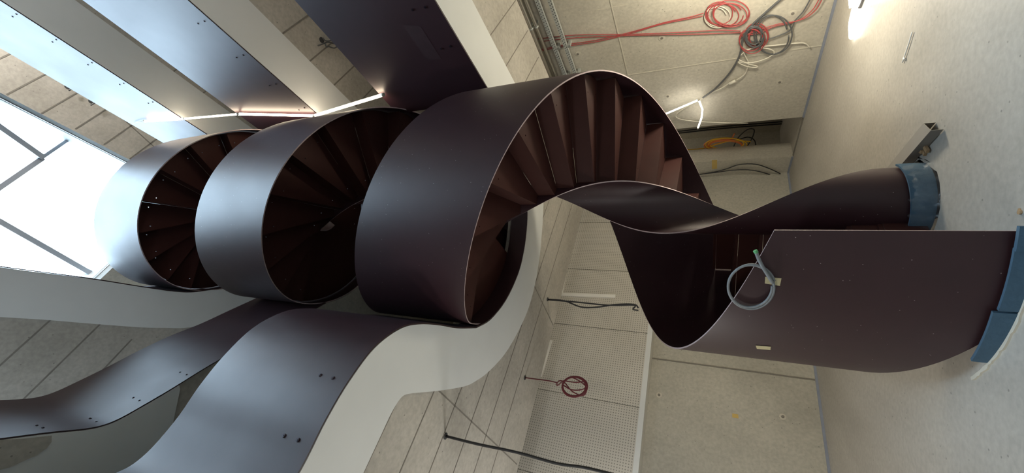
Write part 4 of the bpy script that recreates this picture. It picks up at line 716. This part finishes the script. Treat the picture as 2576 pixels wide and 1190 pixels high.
tube_light([(2.653,8.647,1.851),(2.538,8.885,1.792),(2.434,9.101,1.809),(2.306,9.367,1.88)], 0.015, M['tube_floor'], 'short bent bright tube hanging free above the cable shaft')
t = thing('work_lamp', [(2.975,6.436,0.0)][0], 'glaring work lamp standing on the floor by the right wall', 'lamp')
L0 = Vector([(2.941,6.389,0.0)][0]); q = [(2.915,6.518,0.03),(2.785,6.645,0.03),(2.59,6.619,0.03)]; q2 = [(2.722,6.19,0.03),(2.644,6.365,0.03),(2.575,6.586,0.03)]
mb = MB(); mb.tube(q, 0.018, 10); mb.build('tube', M['tube_floor'], t)
mb = MB(); mb.tube(q2, 0.020, 10); mb.build('tube', M['tube_floor'], t)
mb = MB(); mb.box(L0 + Vector((-0.06, -0.20, 0.03)), (0.22, 0.07, 0), (-0.04, 0.13, 0), (0, 0, 0.09)); mb.build('lamp_head', M['tube_floor'], t)
mb = MB(); mb.box(L0 + Vector((-0.07, -0.22, 0.0)), (0.24, 0.075, 0), (-0.05, 0.16, 0), (0, 0, 0.03)); mb.build('lamp_base', M['black'], t)

# ---------------------------------------------------------------- bits on the floor
a, b, c_, d_ = [Vector(p) for p in [(0.953,4.424,0.075),(0.865,4.295,0.075),(0.683,5.265,0.075),(0.651,4.926,0.075)]]
ln = (c_ - a) * 1.15; wv = (b - a); mb = MB()
dn = Vector((0, 0, -0.07)); th = 0.004; nx = ln.cross(wv).normalized()
mb.box(a, ln, wv, Vector((0, 0, th))); mb.box(a + dn, ln, wv.normalized() * th, -dn); mb.box(b + dn, ln, -wv.normalized() * th, -dn)
prop(mb.build('metal_channel', M['chan']), 'grey U-shaped metal channel lying upturned on the floor beside the stair foot', 'metal channel')
for i, (p, q) in enumerate(([(0.799,4.682,0.025),(0.749,4.599,0.025)], [(0.81,4.572,0.025),(0.737,4.5,0.025)], [(0.792,4.638,0.012),(0.724,4.578,0.012)])):
    p = Vector(p); q = Vector(q); d = q - p; s = d.cross(Vector((0, 0, 1))).normalized() * 0.03; mb = MB()
    mb.box(Vector((p.x, p.y, max(0.0, p.z - 0.012))) - s / 2, d, s, (0, 0, 0.02))
    prop(mb.build('wood_offcut', M['wood']), ['small wood offcut nearest the metal channel', 'small wood offcut farthest from the foam collar', 'small wood offcut in the middle, pointing to the foam collar'][i], 'wood')
mb = MB(); mb.tube([(1.869,4.853,0.012),(1.779,4.942,0.012),(1.704,5.026,0.012),(1.676,5.06,0.012)], 0.006, 7); mb.tube([(1.704,5.026,0.012),(1.682,5.007,0.012)], 0.010, 7, smooth_path=False)
prop(mb.build('plastic_stick', M['stick']), 'thin white plastic stick lying alone on the floor', 'stick')
mb = MB(); c = Vector([(0.177,3.41,0.0)][0]); disc(mb, c, (0, 0, 1), 0.014, 0.012, 7); disc(mb, c + Vector((0.015, 0.008, 0)), (0, 0, 1), 0.009, 0.007, 6)
prop(mb.build('floor_crumb', M['wood']), 'small brown crumb on the pale floor near the stair', 'debris')
